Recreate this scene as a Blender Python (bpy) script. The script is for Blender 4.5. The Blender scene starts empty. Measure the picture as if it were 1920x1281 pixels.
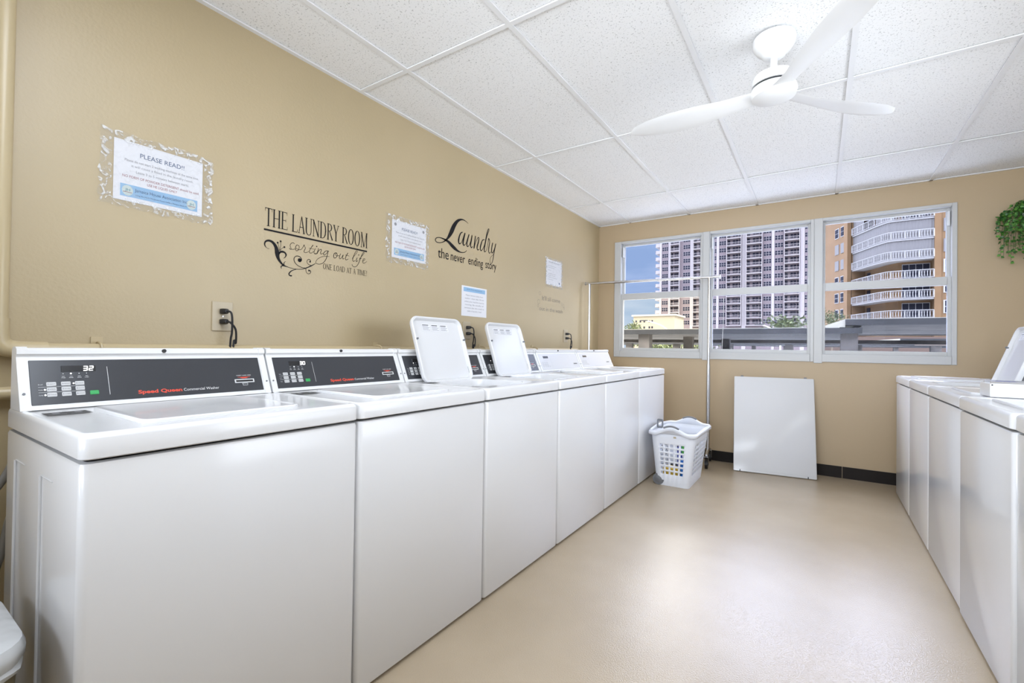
import bpy, bmesh, math, random
from mathutils import Vector, Matrix
random.seed(7)
S = bpy.context.scene
COL = S.collection
PI = math.pi
R = math.radians

# ------------------------------------------------------------------ camera
YAW, PITCH, ROLL = R(33.6688), R(0.6042), R(0.799)
FPX = 862.72
cam_d = bpy.data.cameras.new('camera')
cam = bpy.data.objects.new('camera', cam_d)
COL.objects.link(cam)
r0 = Vector((math.cos(YAW), math.sin(YAW), 0))
f0 = Vector((-math.sin(YAW), math.cos(YAW), 0))
z0 = Vector((0, 0, 1))
fw = f0 * math.cos(PITCH) + z0 * math.sin(PITCH)
up = -f0 * math.sin(PITCH) + z0 * math.cos(PITCH)
rr = r0 * math.cos(ROLL) + up * math.sin(ROLL)
uu = -r0 * math.sin(ROLL) + up * math.cos(ROLL)
M = Matrix.Identity(4)
for i in range(3):
    M[i][0], M[i][1], M[i][2] = rr[i], uu[i], -fw[i]
M.translation = Vector((2.0881, 0.0, 1.096))
cam.matrix_world = M
cam_d.sensor_fit = 'HORIZONTAL'
cam_d.sensor_width = 36.0
cam_d.lens = FPX / 1920 * 36.0
cam_d.clip_start = 0.02
cam_d.clip_end = 2000
S.camera = cam

# ------------------------------------------------------------------ view
S.view_settings.view_transform = 'Standard'
S.view_settings.look = 'None'
S.view_settings.gamma = 1
S.view_settings.use_curve_mapping = False
S.view_settings.exposure = 1.28

# ------------------------------------------------------------------ sky, sun, added fill lights
W = bpy.data.worlds.new('sky')
S.world = W
W.use_nodes = True
nt = W.node_tree
for n in list(nt.nodes):
    nt.nodes.remove(n)
# blue sky with thin cloud low down, bright haze overhead
tcw = nt.nodes.new('ShaderNodeTexCoord')
sep = nt.nodes.new('ShaderNodeSeparateXYZ')
mpw = nt.nodes.new('ShaderNodeMapping')
mpw.inputs['Scale'].default_value = (2.2, 2.2, 9.0)
now = nt.nodes.new('ShaderNodeTexNoise')
now.inputs['Scale'].default_value = 2.0
now.inputs['Detail'].default_value = 5.0
crw = nt.nodes.new('ShaderNodeValToRGB')
crw.color_ramp.elements[0].position = 0.42
crw.color_ramp.elements[0].color = (0.19, 0.25, 0.335, 1)
crw.color_ramp.elements[1].position = 0.72
crw.color_ramp.elements[1].color = (0.29, 0.335, 0.395, 1)
mr = nt.nodes.new('ShaderNodeMapRange')
mr.inputs[1].default_value = 0.27
mr.inputs[2].default_value = 0.46
mxw = nt.nodes.new('ShaderNodeMixRGB')
mxw.inputs[2].default_value = (5.0, 5.1, 5.35, 1)
bg = nt.nodes.new('ShaderNodeBackground')
bg.inputs['Strength'].default_value = 1.0
wo = nt.nodes.new('ShaderNodeOutputWorld')
nt.links.new(tcw.outputs['Generated'], sep.inputs[0])
nt.links.new(tcw.outputs['Generated'], mpw.inputs[0])
nt.links.new(mpw.outputs[0], now.inputs['Vector'])
nt.links.new(now.outputs['Fac'], crw.inputs['Fac'])
nt.links.new(sep.outputs[2], mr.inputs[0])
nt.links.new(mr.outputs[0], mxw.inputs[0])
nt.links.new(crw.outputs['Color'], mxw.inputs[1])
nt.links.new(mxw.outputs[0], bg.inputs[0])
nt.links.new(bg.outputs[0], wo.inputs[0])

sl = bpy.data.lights.new('sun', 'SUN')
sl.energy = 4.0
sl.angle = R(0.6)
sl.color = (1.0, 0.95, 0.86)
so = bpy.data.objects.new('sun', sl)
COL.objects.link(so)
sd = Vector((math.sin(R(80)) * math.cos(R(60)), math.cos(R(80)) * math.cos(R(60)), math.sin(R(60))))
so.rotation_euler = (-sd).to_track_quat('-Z', 'Y').to_euler()


def area(name, loc, target, sx, sy, power, color=(1, 1, 1)):
    l = bpy.data.lights.new(name, 'AREA')
    l.shape = 'RECTANGLE'
    l.size, l.size_y = sx, sy
    l.energy = power
    l.color = color
    o = bpy.data.objects.new(name, l)
    COL.objects.link(o)
    o.location = loc
    o.rotation_euler = (Vector(target) - Vector(loc)).to_track_quat('-Z', 'Y').to_euler()
    return o


LC = (0.87, 0.955, 1.085)
rl = area('rear_fill_light', (1.75, -2.45, 1.75), (1.75, 4.5, 2.1), 3.0, 1.2, 5.5, LC)  # unseen area light added behind the camera to fill the room
rl.data.spread = R(60)
dl = area('left_fill_light', (0.06, -1.35, 1.6), (2.65, 2.7, 1.2), 1.4, 1.5, 6.5, LC)  # added at rear left, out of view, to brighten the right row's fronts
dl.data.spread = R(64)
ul = area('up_fill_light', (1.9, -1.3, 1.45), (1.8, 2.0, 2.6), 1.6, 0.9, 10, LC)  # added uplight behind the camera to lift the ceiling
ul.data.spread = R(90)
wl = area('side_fill_light', (3.48, 3.1, 1.5), (0.0, 3.5, 1.5), 3.2, 0.85, 13, LC)  # added at the solid right wall to light the far end
wl.data.spread = R(115)
area('overhead_fill_light', (1.9, 0.45, 2.44), (1.9, 0.75, 0), 2.2, 1.2, 21, LC)  # added overhead out of view, stands for no modelled fixture

# ------------------------------------------------------------------ materials


def mat(name, col, rough=0.5, metal=0.0, spec=0.5, coat=0.0, emis=None, estr=1.0, alpha=None):
    m = bpy.data.materials.new(name)
    m.use_nodes = True
    b = m.node_tree.nodes['Principled BSDF']
    b.inputs['Base Color'].default_value = (*col, 1)
    b.inputs['Roughness'].default_value = rough
    b.inputs['Metallic'].default_value = metal
    b.inputs['Specular IOR Level'].default_value = spec
    b.inputs['Coat Weight'].default_value = coat
    b.inputs['Coat Roughness'].default_value = 0.08
    if emis:
        b.inputs['Emission Color'].default_value = (*emis, 1)
        b.inputs['Emission Strength'].default_value = estr
    if alpha is not None:
        b.inputs['Alpha'].default_value = alpha
    return m


def nd(m, t, **kw):
    n = m.node_tree.nodes.new(t)
    for k, v in kw.items():
        if k in n.inputs:
            n.inputs[k].default_value = v
        else:
            setattr(n, k, v)
    return n


def lk(m, a, b):
    m.node_tree.links.new(a, b)


def bsdf(m):
    return m.node_tree.nodes['Principled BSDF']


def add_bump(m, scale, strength, detail=2.0, dist=0.002, rough=0.5):
    tc = nd(m, 'ShaderNodeTexCoord')
    no = nd(m, 'ShaderNodeTexNoise')
    no.inputs['Scale'].default_value = scale
    no.inputs['Detail'].default_value = detail
    no.inputs['Roughness'].default_value = rough
    bu = nd(m, 'ShaderNodeBump')
    bu.inputs['Strength'].default_value = strength
    bu.inputs['Distance'].default_value = dist
    lk(m, tc.outputs['Object'], no.inputs['Vector'])
    lk(m, no.outputs['Fac'], bu.inputs['Height'])
    lk(m, bu.outputs['Normal'], bsdf(m).inputs['Normal'])
    return tc, no, bu


def add_mottle(m, c1, c2, scale, lo=0.35, hi=0.65, detail=4.0):
    tc = nd(m, 'ShaderNodeTexCoord')
    no = nd(m, 'ShaderNodeTexNoise')
    no.inputs['Scale'].default_value = scale
    no.inputs['Detail'].default_value = detail
    cr = nd(m, 'ShaderNodeValToRGB')
    cr.color_ramp.elements[0].position = lo
    cr.color_ramp.elements[0].color = (*c1, 1)
    cr.color_ramp.elements[1].position = hi
    cr.color_ramp.elements[1].color = (*c2, 1)
    lk(m, tc.outputs['Object'], no.inputs['Vector'])
    lk(m, no.outputs['Fac'], cr.inputs['Fac'])
    lk(m, cr.outputs['Color'], bsdf(m).inputs['Base Color'])
    return cr


MT = {}
m = MT['wall'] = mat('tan_wall_paint', (0.53, 0.428, 0.255), 0.46, spec=1.0)
add_mottle(m, (0.455, 0.36, 0.205), (0.485, 0.383, 0.222), 1.6)
add_bump(m, 85, 0.22, 3, 0.003)
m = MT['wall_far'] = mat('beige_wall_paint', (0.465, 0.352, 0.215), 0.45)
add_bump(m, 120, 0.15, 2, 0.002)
m = MT['pipe'] = mat('painted_pipe', (0.53, 0.428, 0.255), 0.3, spec=0.6)
add_bump(m, 40, 0.12, 2, 0.003)
# floor
m = MT['floor'] = mat('epoxy_floor', (0.46, 0.37, 0.255), 0.24, spec=0.75)
add_mottle(m, (0.43, 0.342, 0.232), (0.49, 0.395, 0.275), 2.2, 0.3, 0.7, 6)
tc, no, bu = add_bump(m, 210, 0.42, 1.5, 0.0022)
# ceiling tile: white mineral fibre with pin holes and fissures
m = MT['tile'] = mat('fissured_ceiling_tile', (0.86, 0.86, 0.85), 0.9, spec=0.1)
tc = nd(m, 'ShaderNodeTexCoord')
n1 = nd(m, 'ShaderNodeTexNoise')
n1.inputs['Scale'].default_value = 135
n1.inputs['Detail'].default_value = 2.5
n1.inputs['Roughness'].default_value = 0.55
n1.inputs['Distortion'].default_value = 0.6
cr = nd(m, 'ShaderNodeValToRGB')
cr.color_ramp.elements[0].position = 0.345
cr.color_ramp.elements[0].color = (0.58, 0.58, 0.57, 1)
cr.color_ramp.elements[1].position = 0.405
cr.color_ramp.elements[1].color = (0.91, 0.91, 0.905, 1)
bu = nd(m, 'ShaderNodeBump')
bu.inputs['Strength'].default_value = 0.25
bu.inputs['Distance'].default_value = 0.002
lk(m, tc.outputs['Object'], n1.inputs['Vector'])
lk(m, n1.outputs['Fac'], cr.inputs['Fac'])
lk(m, cr.outputs['Color'], bsdf(m).inputs['Base Color'])
lk(m, n1.outputs['Fac'], bu.inputs['Height'])
lk(m, bu.outputs['Normal'], bsdf(m).inputs['Normal'])
MT['tbar'] = mat('white_ceiling_grid', (0.84, 0.84, 0.84), 0.45)
MT['enamel'] = mat('white_enamel', (0.72, 0.72, 0.725), 0.15, spec=0.5)
add_bump(MT['enamel'], 260, 0.03, 1, 0.0006)
MT['enamel2'] = mat('white_console_plastic', (0.76, 0.76, 0.76), 0.3)
MT['fascia'] = mat('charcoal_fascia', (0.035, 0.037, 0.043), 0.22, spec=0.5)
MT['fascia_light'] = mat('light_grey_fascia', (0.62, 0.62, 0.63), 0.25)
MT['black'] = mat('black_plastic', (0.012, 0.012, 0.013), 0.4)
MT['dark'] = mat('dark_rubber', (0.02, 0.018, 0.016), 0.6)
MT['lcd'] = mat('display_window', (0.01, 0.01, 0.012), 0.15)
MT['digit'] = mat('lit_digits', (0.9, 0.9, 0.9), 0.4, emis=(1, 1, 1), estr=1.4)
MT['button'] = mat('grey_button', (0.6, 0.6, 0.6), 0.4)
MT['green'] = mat('green_button', (0.03, 0.36, 0.09), 0.35)
MT['print_white'] = mat('white_print', (0.72, 0.72, 0.72), 0.5)
MT['print_dark'] = mat('dark_print', (0.05, 0.05, 0.05), 0.5)
MT['print_red'] = mat('red_print', (0.72, 0.07, 0.035), 0.4)
MT['print_grey'] = mat('grey_print', (0.3, 0.3, 0.32), 0.5)
MT['steel'] = mat('steel', (0.55, 0.55, 0.56), 0.3, metal=1.0)
MT['chrome'] = mat('chrome_tube', (0.62, 0.62, 0.63), 0.22, metal=1.0)
MT['decal'] = mat('black_vinyl', (0.006, 0.005, 0.006), 0.5, spec=0.25)
MT['decal_glare'] = mat('glare_paled_vinyl', (0.27, 0.23, 0.18), 0.4)  # dark lettering with window glare painted in as a paler colour
MT['paper'] = mat('white_paper', (0.80, 0.80, 0.83), 0.55)
MT['blue_print'] = mat('light_blue_print', (0.30, 0.50, 0.72), 0.5)
MT['navy_print'] = mat('navy_print', (0.03, 0.08, 0.19), 0.5)
MT['maroon_print'] = mat('maroon_print', (0.33, 0.10, 0.11), 0.5)
MT['cream_print'] = mat('cream_emblem', (0.60, 0.68, 0.66), 0.5)
MT['teal_print'] = mat('teal_print', (0.05, 0.25, 0.30), 0.5)
MT['base'] = mat('dark_brown_vinyl', (0.012, 0.008, 0.006), 0.55, spec=0.25)
MT['frame'] = mat('white_window_paint', (0.53, 0.53, 0.52), 0.4)
MT['outlet'] = mat('ivory_plate', (0.50, 0.42, 0.29), 0.35)
MT['cord'] = mat('black_cord', (0.012, 0.012, 0.014), 0.4)
MT['fan'] = mat('white_fan', (0.83, 0.83, 0.82), 0.35)
MT['basket'] = mat('white_plastic', (0.80, 0.82, 0.87), 0.35)
MT['grey_plastic'] = mat('grey_plastic', (0.17, 0.175, 0.185), 0.4)
MT['bag'] = mat('white_bin_liner', (0.56, 0.57, 0.575), 0.25)
add_bump(MT['bag'], 9, 0.7, 2, 0.02)
MT['bin'] = mat('tan_bin', (0.20, 0.17, 0.11), 0.5)
MT['leaf'] = mat('green_leaf', (0.06, 0.22, 0.03), 0.45)
add_mottle(MT['leaf'], (0.015, 0.085, 0.012), (0.11, 0.30, 0.04), 45, 0.4, 0.6, 1)
MT['stem'] = mat('plant_stem', (0.05, 0.09, 0.025), 0.6)
MT['ceramic'] = mat('white_ceramic', (0.75, 0.75, 0.74), 0.25)
MT['blue'] = mat('blue_plastic', (0.02, 0.16, 0.52), 0.35)
MT['navy'] = mat('navy_plastic', (0.012, 0.03, 0.30), 0.35)
MT['greenp'] = mat('green_plastic', (0.06, 0.33, 0.05), 0.4)
MT['yellow'] = mat('yellow_carton', (0.62, 0.40, 0.03), 0.5)
MT['hose'] = mat('grey_braided_hose', (0.26, 0.25, 0.23), 0.4)
MT['white'] = mat('white_paint', (0.75, 0.75, 0.75), 0.5)
# outdoors
MT['tower'] = mat('lilac_render', (0.128, 0.098, 0.097), 0.8)
MT['tower_w'] = mat('white_render', (0.26, 0.228, 0.215), 0.8)
MT['win_dark'] = mat('dark_window_glass', (0.012, 0.012, 0.02), 0.45, spec=0.15)
MT['orange'] = mat('orange_stucco', (0.15, 0.082, 0.035), 0.85)
add_mottle(MT['orange'], (0.128, 0.070, 0.028), (0.15, 0.084, 0.035), 0.5)
MT['shutter'] = mat('white_storm_shutter', (0.12, 0.11, 0.104), 0.6)
MT['rail'] = mat('white_railing', (0.30, 0.285, 0.27), 0.5)
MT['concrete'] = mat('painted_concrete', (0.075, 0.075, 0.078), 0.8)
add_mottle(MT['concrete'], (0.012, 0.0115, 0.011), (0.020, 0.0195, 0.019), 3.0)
MT['concrete_under'] = mat('raw_concrete', (0.12, 0.11, 0.10), 0.9)
add_mottle(MT['concrete_under'], (0.04, 0.036, 0.032), (0.10, 0.088, 0.077), 2.0)
MT['roof_top'] = mat('cream_roof_coating', (0.26, 0.245, 0.195), 0.8)
MT['asphalt'] = mat('asphalt', (0.42, 0.42, 0.41), 0.95)
MT['cream'] = mat('cream_render', (0.20, 0.172, 0.122), 0.85)
MT['tree'] = mat('tree_leaves', (0.06, 0.10, 0.03), 0.8)
add_mottle(MT['tree'], (0.012, 0.025, 0.006), (0.085, 0.095, 0.022), 6, 0.4, 0.65)
MT['bark'] = mat('bark', (0.12, 0.09, 0.06), 0.9)
MT['lamp_metal'] = mat('lamp_post_paint', (0.55, 0.52, 0.45), 0.5)
MT['brick'] = mat('brown_wall', (0.085, 0.055, 0.04), 0.9)


def glass(name, tint, refl=0.9):
    m = bpy.data.materials.new(name)
    m.use_nodes = True
    t = m.node_tree
    for n in list(t.nodes):
        t.nodes.remove(n)
    tr = nd(m, 'ShaderNodeBsdfTransparent')
    tr.inputs[0].default_value = (*tint, 1)
    gl = nd(m, 'ShaderNodeBsdfGlossy')
    gl.inputs['Roughness'].default_value = 0.02
    gl.inputs['Color'].default_value = (refl, refl, refl, 1)
    fr = nd(m, 'ShaderNodeFresnel')
    fr.inputs[0].default_value = 1.07
    mx = nd(m, 'ShaderNodeMixShader')
    ou = nd(m, 'ShaderNodeOutputMaterial')
    lk(m, fr.outputs[0], mx.inputs[0])
    lk(m, tr.outputs[0], mx.inputs[1])
    lk(m, gl.outputs[0], mx.inputs[2])
    lk(m, mx.outputs[0], ou.inputs[0])
    return m


MT['glass'] = glass('tinted_pane', (0.80, 0.84, 0.95))
MT['glass_clear'] = glass('clear_pane', (0.99, 0.98, 0.96))


def film(name, lo=0.06, hi=0.75):
    """clear plastic sleeve, crinkled, glossy"""
    m = bpy.data.materials.new(name)
    m.use_nodes = True
    t = m.node_tree
    for n in list(t.nodes):
        t.nodes.remove(n)
    tr = nd(m, 'ShaderNodeBsdfTransparent')
    tr.inputs[0].default_value = (0.97, 0.97, 0.97, 1)
    gl = nd(m, 'ShaderNodeBsdfGlossy')
    gl.inputs['Roughness'].default_value = 0.12
    tc = nd(m, 'ShaderNodeTexCoord')
    no = nd(m, 'ShaderNodeTexNoise')
    no.inputs['Scale'].default_value = 38
    no.inputs['Detail'].default_value = 3
    no.inputs['Distortion'].default_value = 1.2
    bu = nd(m, 'ShaderNodeBump')
    bu.inputs['Strength'].default_value = 0.9
    bu.inputs['Distance'].default_value = 0.006
    fr = nd(m, 'ShaderNodeFresnel')
    fr.inputs[0].default_value = 1.45
    mx = nd(m, 'ShaderNodeMixShader')
    ou = nd(m, 'ShaderNodeOutputMaterial')
    lk(m, tc.outputs['Object'], no.inputs['Vector'])
    lk(m, no.outputs['Fac'], bu.inputs['Height'])
    lk(m, bu.outputs['Normal'], gl.inputs['Normal'])
    ml = nd(m, 'ShaderNodeMath')
    ml.operation = 'MULTIPLY'
    ml.inputs[1].default_value = 0.25
    lk(m, fr.outputs[0], ml.inputs[0])
    lk(m, ml.outputs[0], mx.inputs[0])
    lk(m, tr.outputs[0], mx.inputs[1])
    lk(m, gl.outputs[0], mx.inputs[2])
    df = nd(m, 'ShaderNodeBsdfDiffuse')
    df.inputs[0].default_value = (0.85, 0.86, 0.87, 1)
    rp = nd(m, 'ShaderNodeValToRGB')
    rp.color_ramp.elements[0].position = 0.50
    rp.color_ramp.elements[0].color = (lo, lo, lo, 1)
    rp.color_ramp.elements[1].position = 0.66
    rp.color_ramp.elements[1].color = (hi, hi, hi, 1)
    m2 = nd(m, 'ShaderNodeMixShader')
    lk(m, no.outputs['Fac'], rp.inputs['Fac'])
    lk(m, rp.outputs['Color'], m2.inputs[0])
    lk(m, mx.outputs[0], m2.inputs[1])
    lk(m, df.outputs[0], m2.inputs[2])
    lk(m, m2.outputs[0], ou.inputs[0])
    return m


MT['film'] = film('crinkled_plastic_sleeve')
MT['film_flat'] = film('flat_plastic_sleeve', 0.02, 0.10)

# ------------------------------------------------------------------ mesh helpers


def build(name, bm, mats, parent=None, smooth=False, loc=None, rot=None, recalc=True):
    if recalc:
        bmesh.ops.recalc_face_normals(bm, faces=bm.faces)
    me = bpy.data.meshes.new(name)
    bm.to_mesh(me)
    bm.free()
    if not isinstance(mats, (list, tuple)):
        mats = [mats]
    for k in mats:
        me.materials.append(MT[k] if isinstance(k, str) else k)
    if smooth:
        for p in me.polygons:
            p.use_smooth = True
        try:
            me.set_sharp_from_angle(angle=R(38))
        except Exception:
            pass
    o = bpy.data.objects.new(name, me)
    COL.objects.link(o)
    if parent:
        o.parent = parent
    if loc:
        o.location = loc
    if rot:
        o.rotation_euler = rot
    return o


def tag(o, label, cat, group=None):
    o['label'] = label
    o['category'] = cat
    if group:
        o['group'] = group
    return o


def struct(o):
    o['kind'] = 'structure'
    return o


def empty(name, loc=(0, 0, 0), rz=0.0):
    o = bpy.data.objects.new(name, None)
    o.empty_display_size = 0.1
    COL.objects.link(o)
    o.location = loc
    o.rotation_euler = (0, 0, rz)
    return o


def BM():
    return bmesh.new()


def quad(bm, pts, mi=0):
    f = bm.faces.new([bm.verts.new(p) for p in pts])
    f.material_index = mi
    return f


def box(bm, x0, x1, y0, y1, z0_, z1, mi=0, bevel=0.0, seg=2):
    vs = [bm.verts.new((x, y, z)) for x in (x0, x1) for y in (y0, y1) for z in (z0_, z1)]
    fs = []
    for a in ((0, 1, 3, 2), (4, 6, 7, 5), (0, 4, 5, 1), (2, 3, 7, 6), (0, 2, 6, 4), (1, 5, 7, 3)):
        f = bm.faces.new([vs[i] for i in a])
        f.material_index = mi
        fs.append(f)
    if bevel:
        es = list({e for f in fs for e in f.edges})
        r = bmesh.ops.bevel(bm, geom=es, offset=bevel, segments=seg, affect='EDGES', profile=0.5)
        for f in r['faces']:
            f.material_index = mi
    return vs


def rrect(x0, x1, y0, y1, r, n=5):
    """rounded rectangle as a list of 2-D points, anticlockwise"""
    r = max(min(r, (x1 - x0) / 2 - 1e-5, (y1 - y0) / 2 - 1e-5), 1e-5)
    P = []
    for cx, cy, a0 in ((x1 - r, y1 - r, 0), (x0 + r, y1 - r, 90), (x0 + r, y0 + r, 180), (x1 - r, y0 + r, 270)):
        for i in range(n + 1):
            a = R(a0 + 90 * i / n)
            P.append((cx + r * math.cos(a), cy + r * math.sin(a)))
    return P


def loft(bm, rings, cap0=True, cap1=True, mi=0, closed=True):
    """rings: lists of 3-D points with equal counts"""
    V = [[bm.verts.new(p) for p in rg] for rg in rings]
    n = len(V[0])
    for a, b in zip(V, V[1:]):
        for i in range(n if closed else n - 1):
            j = (i + 1) % n
            f = bm.faces.new((a[i], a[j], b[j], b[i]))
            f.material_index = mi
    if cap0:
        bm.faces.new(list(reversed(V[0]))).material_index = mi
    if cap1:
        bm.faces.new(V[-1]).material_index = mi
    return V


def cyl(bm, p0, p1, r0_, r1=None, n=16, mi=0, caps=True):
    if r1 is None:
        r1 = r0_
    p0, p1 = Vector(p0), Vector(p1)
    d = (p1 - p0).normalized()
    a = Vector((0, 0, 1)) if abs(d.z) < 0.9 else Vector((1, 0, 0))
    u = d.cross(a).normalized()
    v = d.cross(u)
    rg = []
    for p, r in ((p0, r0_), (p1, r1)):
        rg.append([p + (u * math.cos(2 * PI * i / n) + v * math.sin(2 * PI * i / n)) * r for i in range(n)])
    loft(bm, rg, caps, caps, mi)


def lathe(bm, prof, c=(0, 0, 0), n=32, mi=0, cap0=True, cap1=True):
    """prof: (radius, z) list about the vertical axis through c"""
    rg = []
    for r, z in prof:
        r = max(r, 1e-4)
        rg.append([Vector((c[0] + r * math.cos(2 * PI * i / n), c[1] + r * math.sin(2 * PI * i / n), c[2] + z)) for i in range(n)])
    loft(bm, rg, cap0, cap1, mi)


def catmull(pts, k=8):
    P = [Vector(p) for p in pts]
    if len(P) < 3:
        return P
    out = []
    E = [P[0] * 2 - P[1]] + P + [P[-1] * 2 - P[-2]]
    for i in range(1, len(E) - 2):
        a, b, c, d = E[i - 1], E[i], E[i + 1], E[i + 2]
        for j in range(k):
            t = j / k
            out.append(0.5 * ((2 * b) + (c - a) * t + (2 * a - 5 * b + 4 * c - d) * t * t + (3 * b - a - 3 * c + d) * t ** 3))
    out.append(P[-1])
    return out


def tube(bm, pts, r, n=10, mi=0, k=8, smooth=True):
    P = catmull(pts, k) if smooth else [Vector(p) for p in pts]
    rings = []
    t0 = (P[1] - P[0]).normalized()
    u = t0.cross(Vector((0.31, 0.17, 0.93))).normalized()
    for i, p in enumerate(P):
        if i == 0:
            t = t0
        elif i == len(P) - 1:
            t = (P[i] - P[i - 1]).normalized()
        else:
            t = (P[i + 1] - P[i - 1]).normalized()
        u = (u - t * u.dot(t)).normalized()
        v = t.cross(u)
        rings.append([p + (u * math.cos(2 * PI * a / n) + v * math.sin(2 * PI * a / n)) * r for a in range(n)])
    loft(bm, rings, True, True, mi)


def prism(bm, poly, fn, mi=0):
    """poly 2-D, fn(p, 0|1) -> 3-D for the two ends"""
    loft(bm, [[fn(p, 0) for p in poly], [fn(p, 1) for p in poly]], True, True, mi)


def ribbon(bm, pts, fn, k=6, mi=0, smooth=True):
    """flat pen stroke: pts (x, y, width); fn maps 2-D to 3-D"""
    P = catmull(pts, k) if smooth and len(pts) > 2 else [Vector(p) for p in pts]
    L, Rr = [], []
    for i, p in enumerate(P):
        a = P[max(i - 1, 0)]
        b = P[min(i + 1, len(P) - 1)]
        d = Vector((b.x - a.x, b.y - a.y))
        if d.length < 1e-9:
            d = Vector((1, 0))
        d.normalize()
        nrm = Vector((-d.y, d.x))
        w = max(p.z, 0.0004) / 2
        L.append(bm.verts.new(fn(p.x + nrm.x * w, p.y + nrm.y * w)))
        Rr.append(bm.verts.new(fn(p.x - nrm.x * w, p.y - nrm.y * w)))
    for i in range(len(P) - 1):
        try:
            bm.faces.new((Rr[i], Rr[i + 1], L[i + 1], L[i])).material_index = mi
        except ValueError:
            pass


def disc2(bm, x, y, r, fn, n=14, mi=0):
    bm.faces.new([bm.verts.new(fn(x + r * math.cos(2 * PI * i / n), y + r * math.sin(2 * PI * i / n))) for i in range(n)]).material_index = mi


def rect2(bm, x0, x1, y0, y1, fn, mi=0):
    quad(bm, [fn(x0, y0), fn(x1, y0), fn(x1, y1), fn(x0, y1)], mi)


_tc = {}


def text_polys(s, bold=0.0):
    """outline of a string in the built-in font as (verts, faces), normalised: cap height 1, starts at x 0"""
    key = (s, bold)
    if key in _tc:
        return _tc[key]
    cu = bpy.data.curves.new('text_tmp', 'FONT')
    cu.body = s
    cu.size = 1.0
    cu.resolution_u = 3
    cu.offset = bold
    o = bpy.data.objects.new('text_tmp', cu)
    COL.objects.link(o)
    dg = bpy.context.evaluated_depsgraph_get()
    dg.update()
    me = bpy.data.meshes.new_from_object(o.evaluated_get(dg))
    V = [(v.co.x, v.co.y) for v in me.vertices]
    F = [tuple(p.vertices) for p in me.polygons]
    bpy.data.objects.remove(o)
    bpy.data.curves.remove(cu)
    bpy.data.meshes.remove(me)
    if V:
        mnx = min(v[0] for v in V)
        V = [((v[0] - mnx) / 0.69, v[1] / 0.69) for v in V]
    _tc[key] = (V, F)
    return V, F


def text2(bm, s, x, y, h, fn, width=None, align='L', bold=0.0, mi=0):
    """baseline at (x, y); h cap height; width: squeezed to fit"""
    V, F = text_polys(s, bold)
    if not V:
        return
    w = max(v[0] for v in V)
    sx = h if width is None else width / w
    ox = x - (w * sx / 2 if align == 'C' else 0)
    vs = [bm.verts.new(fn(ox + v[0] * sx, y + v[1] * h)) for v in V]
    for f in F:
        try:
            bm.faces.new([vs[i] for i in f]).material_index = mi
        except ValueError:
            pass
FLOURISH = ([[(1.1261,1.5257,0.00035),(1.1158,1.5272,0.0014),(1.108,1.5334,0.0035),(1.1044,1.5438,0.00491),(1.1084,1.5556,0.00631),(1.1203,1.5622,0.00806),(1.1341,1.5615,0.00946),(1.1464,1.5536,0.01156),(1.1563,1.5399,0.01402),(1.1601,1.5267,0.01612),(1.1631,1.5134,0.01927),(1.1651,1.4998,0.01577),(1.1707,1.4851,0.01156),(1.1817,1.4711,0.00841),(1.1946,1.4609,0.00631),(1.2148,1.456,0.00245),(1.239,1.4525,0.0021),(1.2637,1.4526,0.0021),(1.2887,1.4572,0.00245),(1.3101,1.4659,0.00385),(1.3338,1.4787,0.00421),(1.3579,1.4951,0.00175)],[(1.1712,1.5061,0.00175),(1.1746,1.5163,0.00701),(1.1816,1.5223,0.00806),(1.1915,1.5233,0.00771),(1.2007,1.52,0.00701),(1.2054,1.512,0.00631),(1.2029,1.5019,0.0035),(1.1939,1.4933,0.00035)],[(1.1717,1.5254,0.00175),(1.1705,1.5426,0.00158),(1.1648,1.5589,0.00158)],[(1.1744,1.5258,0.00175),(1.179,1.5477,0.00158),(1.1789,1.5669,0.00158)],[(1.1753,1.526,0.00175),(1.1849,1.5383,0.00158),(1.1962,1.5457,0.00158)],[(1.1964,1.462,0.00456),(1.1962,1.4717,0.00315),(1.1997,1.4775,0.00193),(1.2055,1.4799,0.00053)],[(1.1955,1.4601,0.00526),(1.1865,1.457,0.00421),(1.1825,1.4511,0.0035),(1.185,1.4433,0.0007)],[(1.2637,1.4535,0.00175),(1.2448,1.4462,0.0028),(1.23,1.4369,0.00421),(1.2219,1.4251,0.00491),(1.2252,1.4176,0.00491),(1.2341,1.4161,0.00561)],[(1.3023,1.4643,0.00245),(1.2827,1.465,0.00245),(1.2614,1.473,0.00245),(1.2488,1.4854,0.0028),(1.2449,1.4992,0.0028),(1.2511,1.511,0.0028),(1.2624,1.5162,0.00315),(1.2759,1.5134,0.0035),(1.2835,1.5037,0.00421),(1.2802,1.4941,0.00526)],[(1.3358,1.4814,0.0028),(1.3217,1.4842,0.0021),(1.3132,1.4921,0.0021),(1.3133,1.5032,0.0021),(1.3222,1.5098,0.00245),(1.3309,1.5051,0.00315),(1.33,1.4994,0.00421)],[(1.3072,1.4632,0.0028),(1.308,1.4509,0.0021),(1.3136,1.4406,0.0021),(1.3236,1.4387,0.0021),(1.3325,1.4452,0.00245),(1.3323,1.4535,0.00315),(1.3253,1.4556,0.00385)]],
[(1.1644,1.5611,0.00421),(1.1783,1.5703,0.00438),(1.1969,1.5467,0.00456),(1.2739,1.4976,0.00946),(1.329,1.4989,0.00421),(1.3239,1.455,0.00438),(1.2341,1.417,0.00298)])
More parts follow.
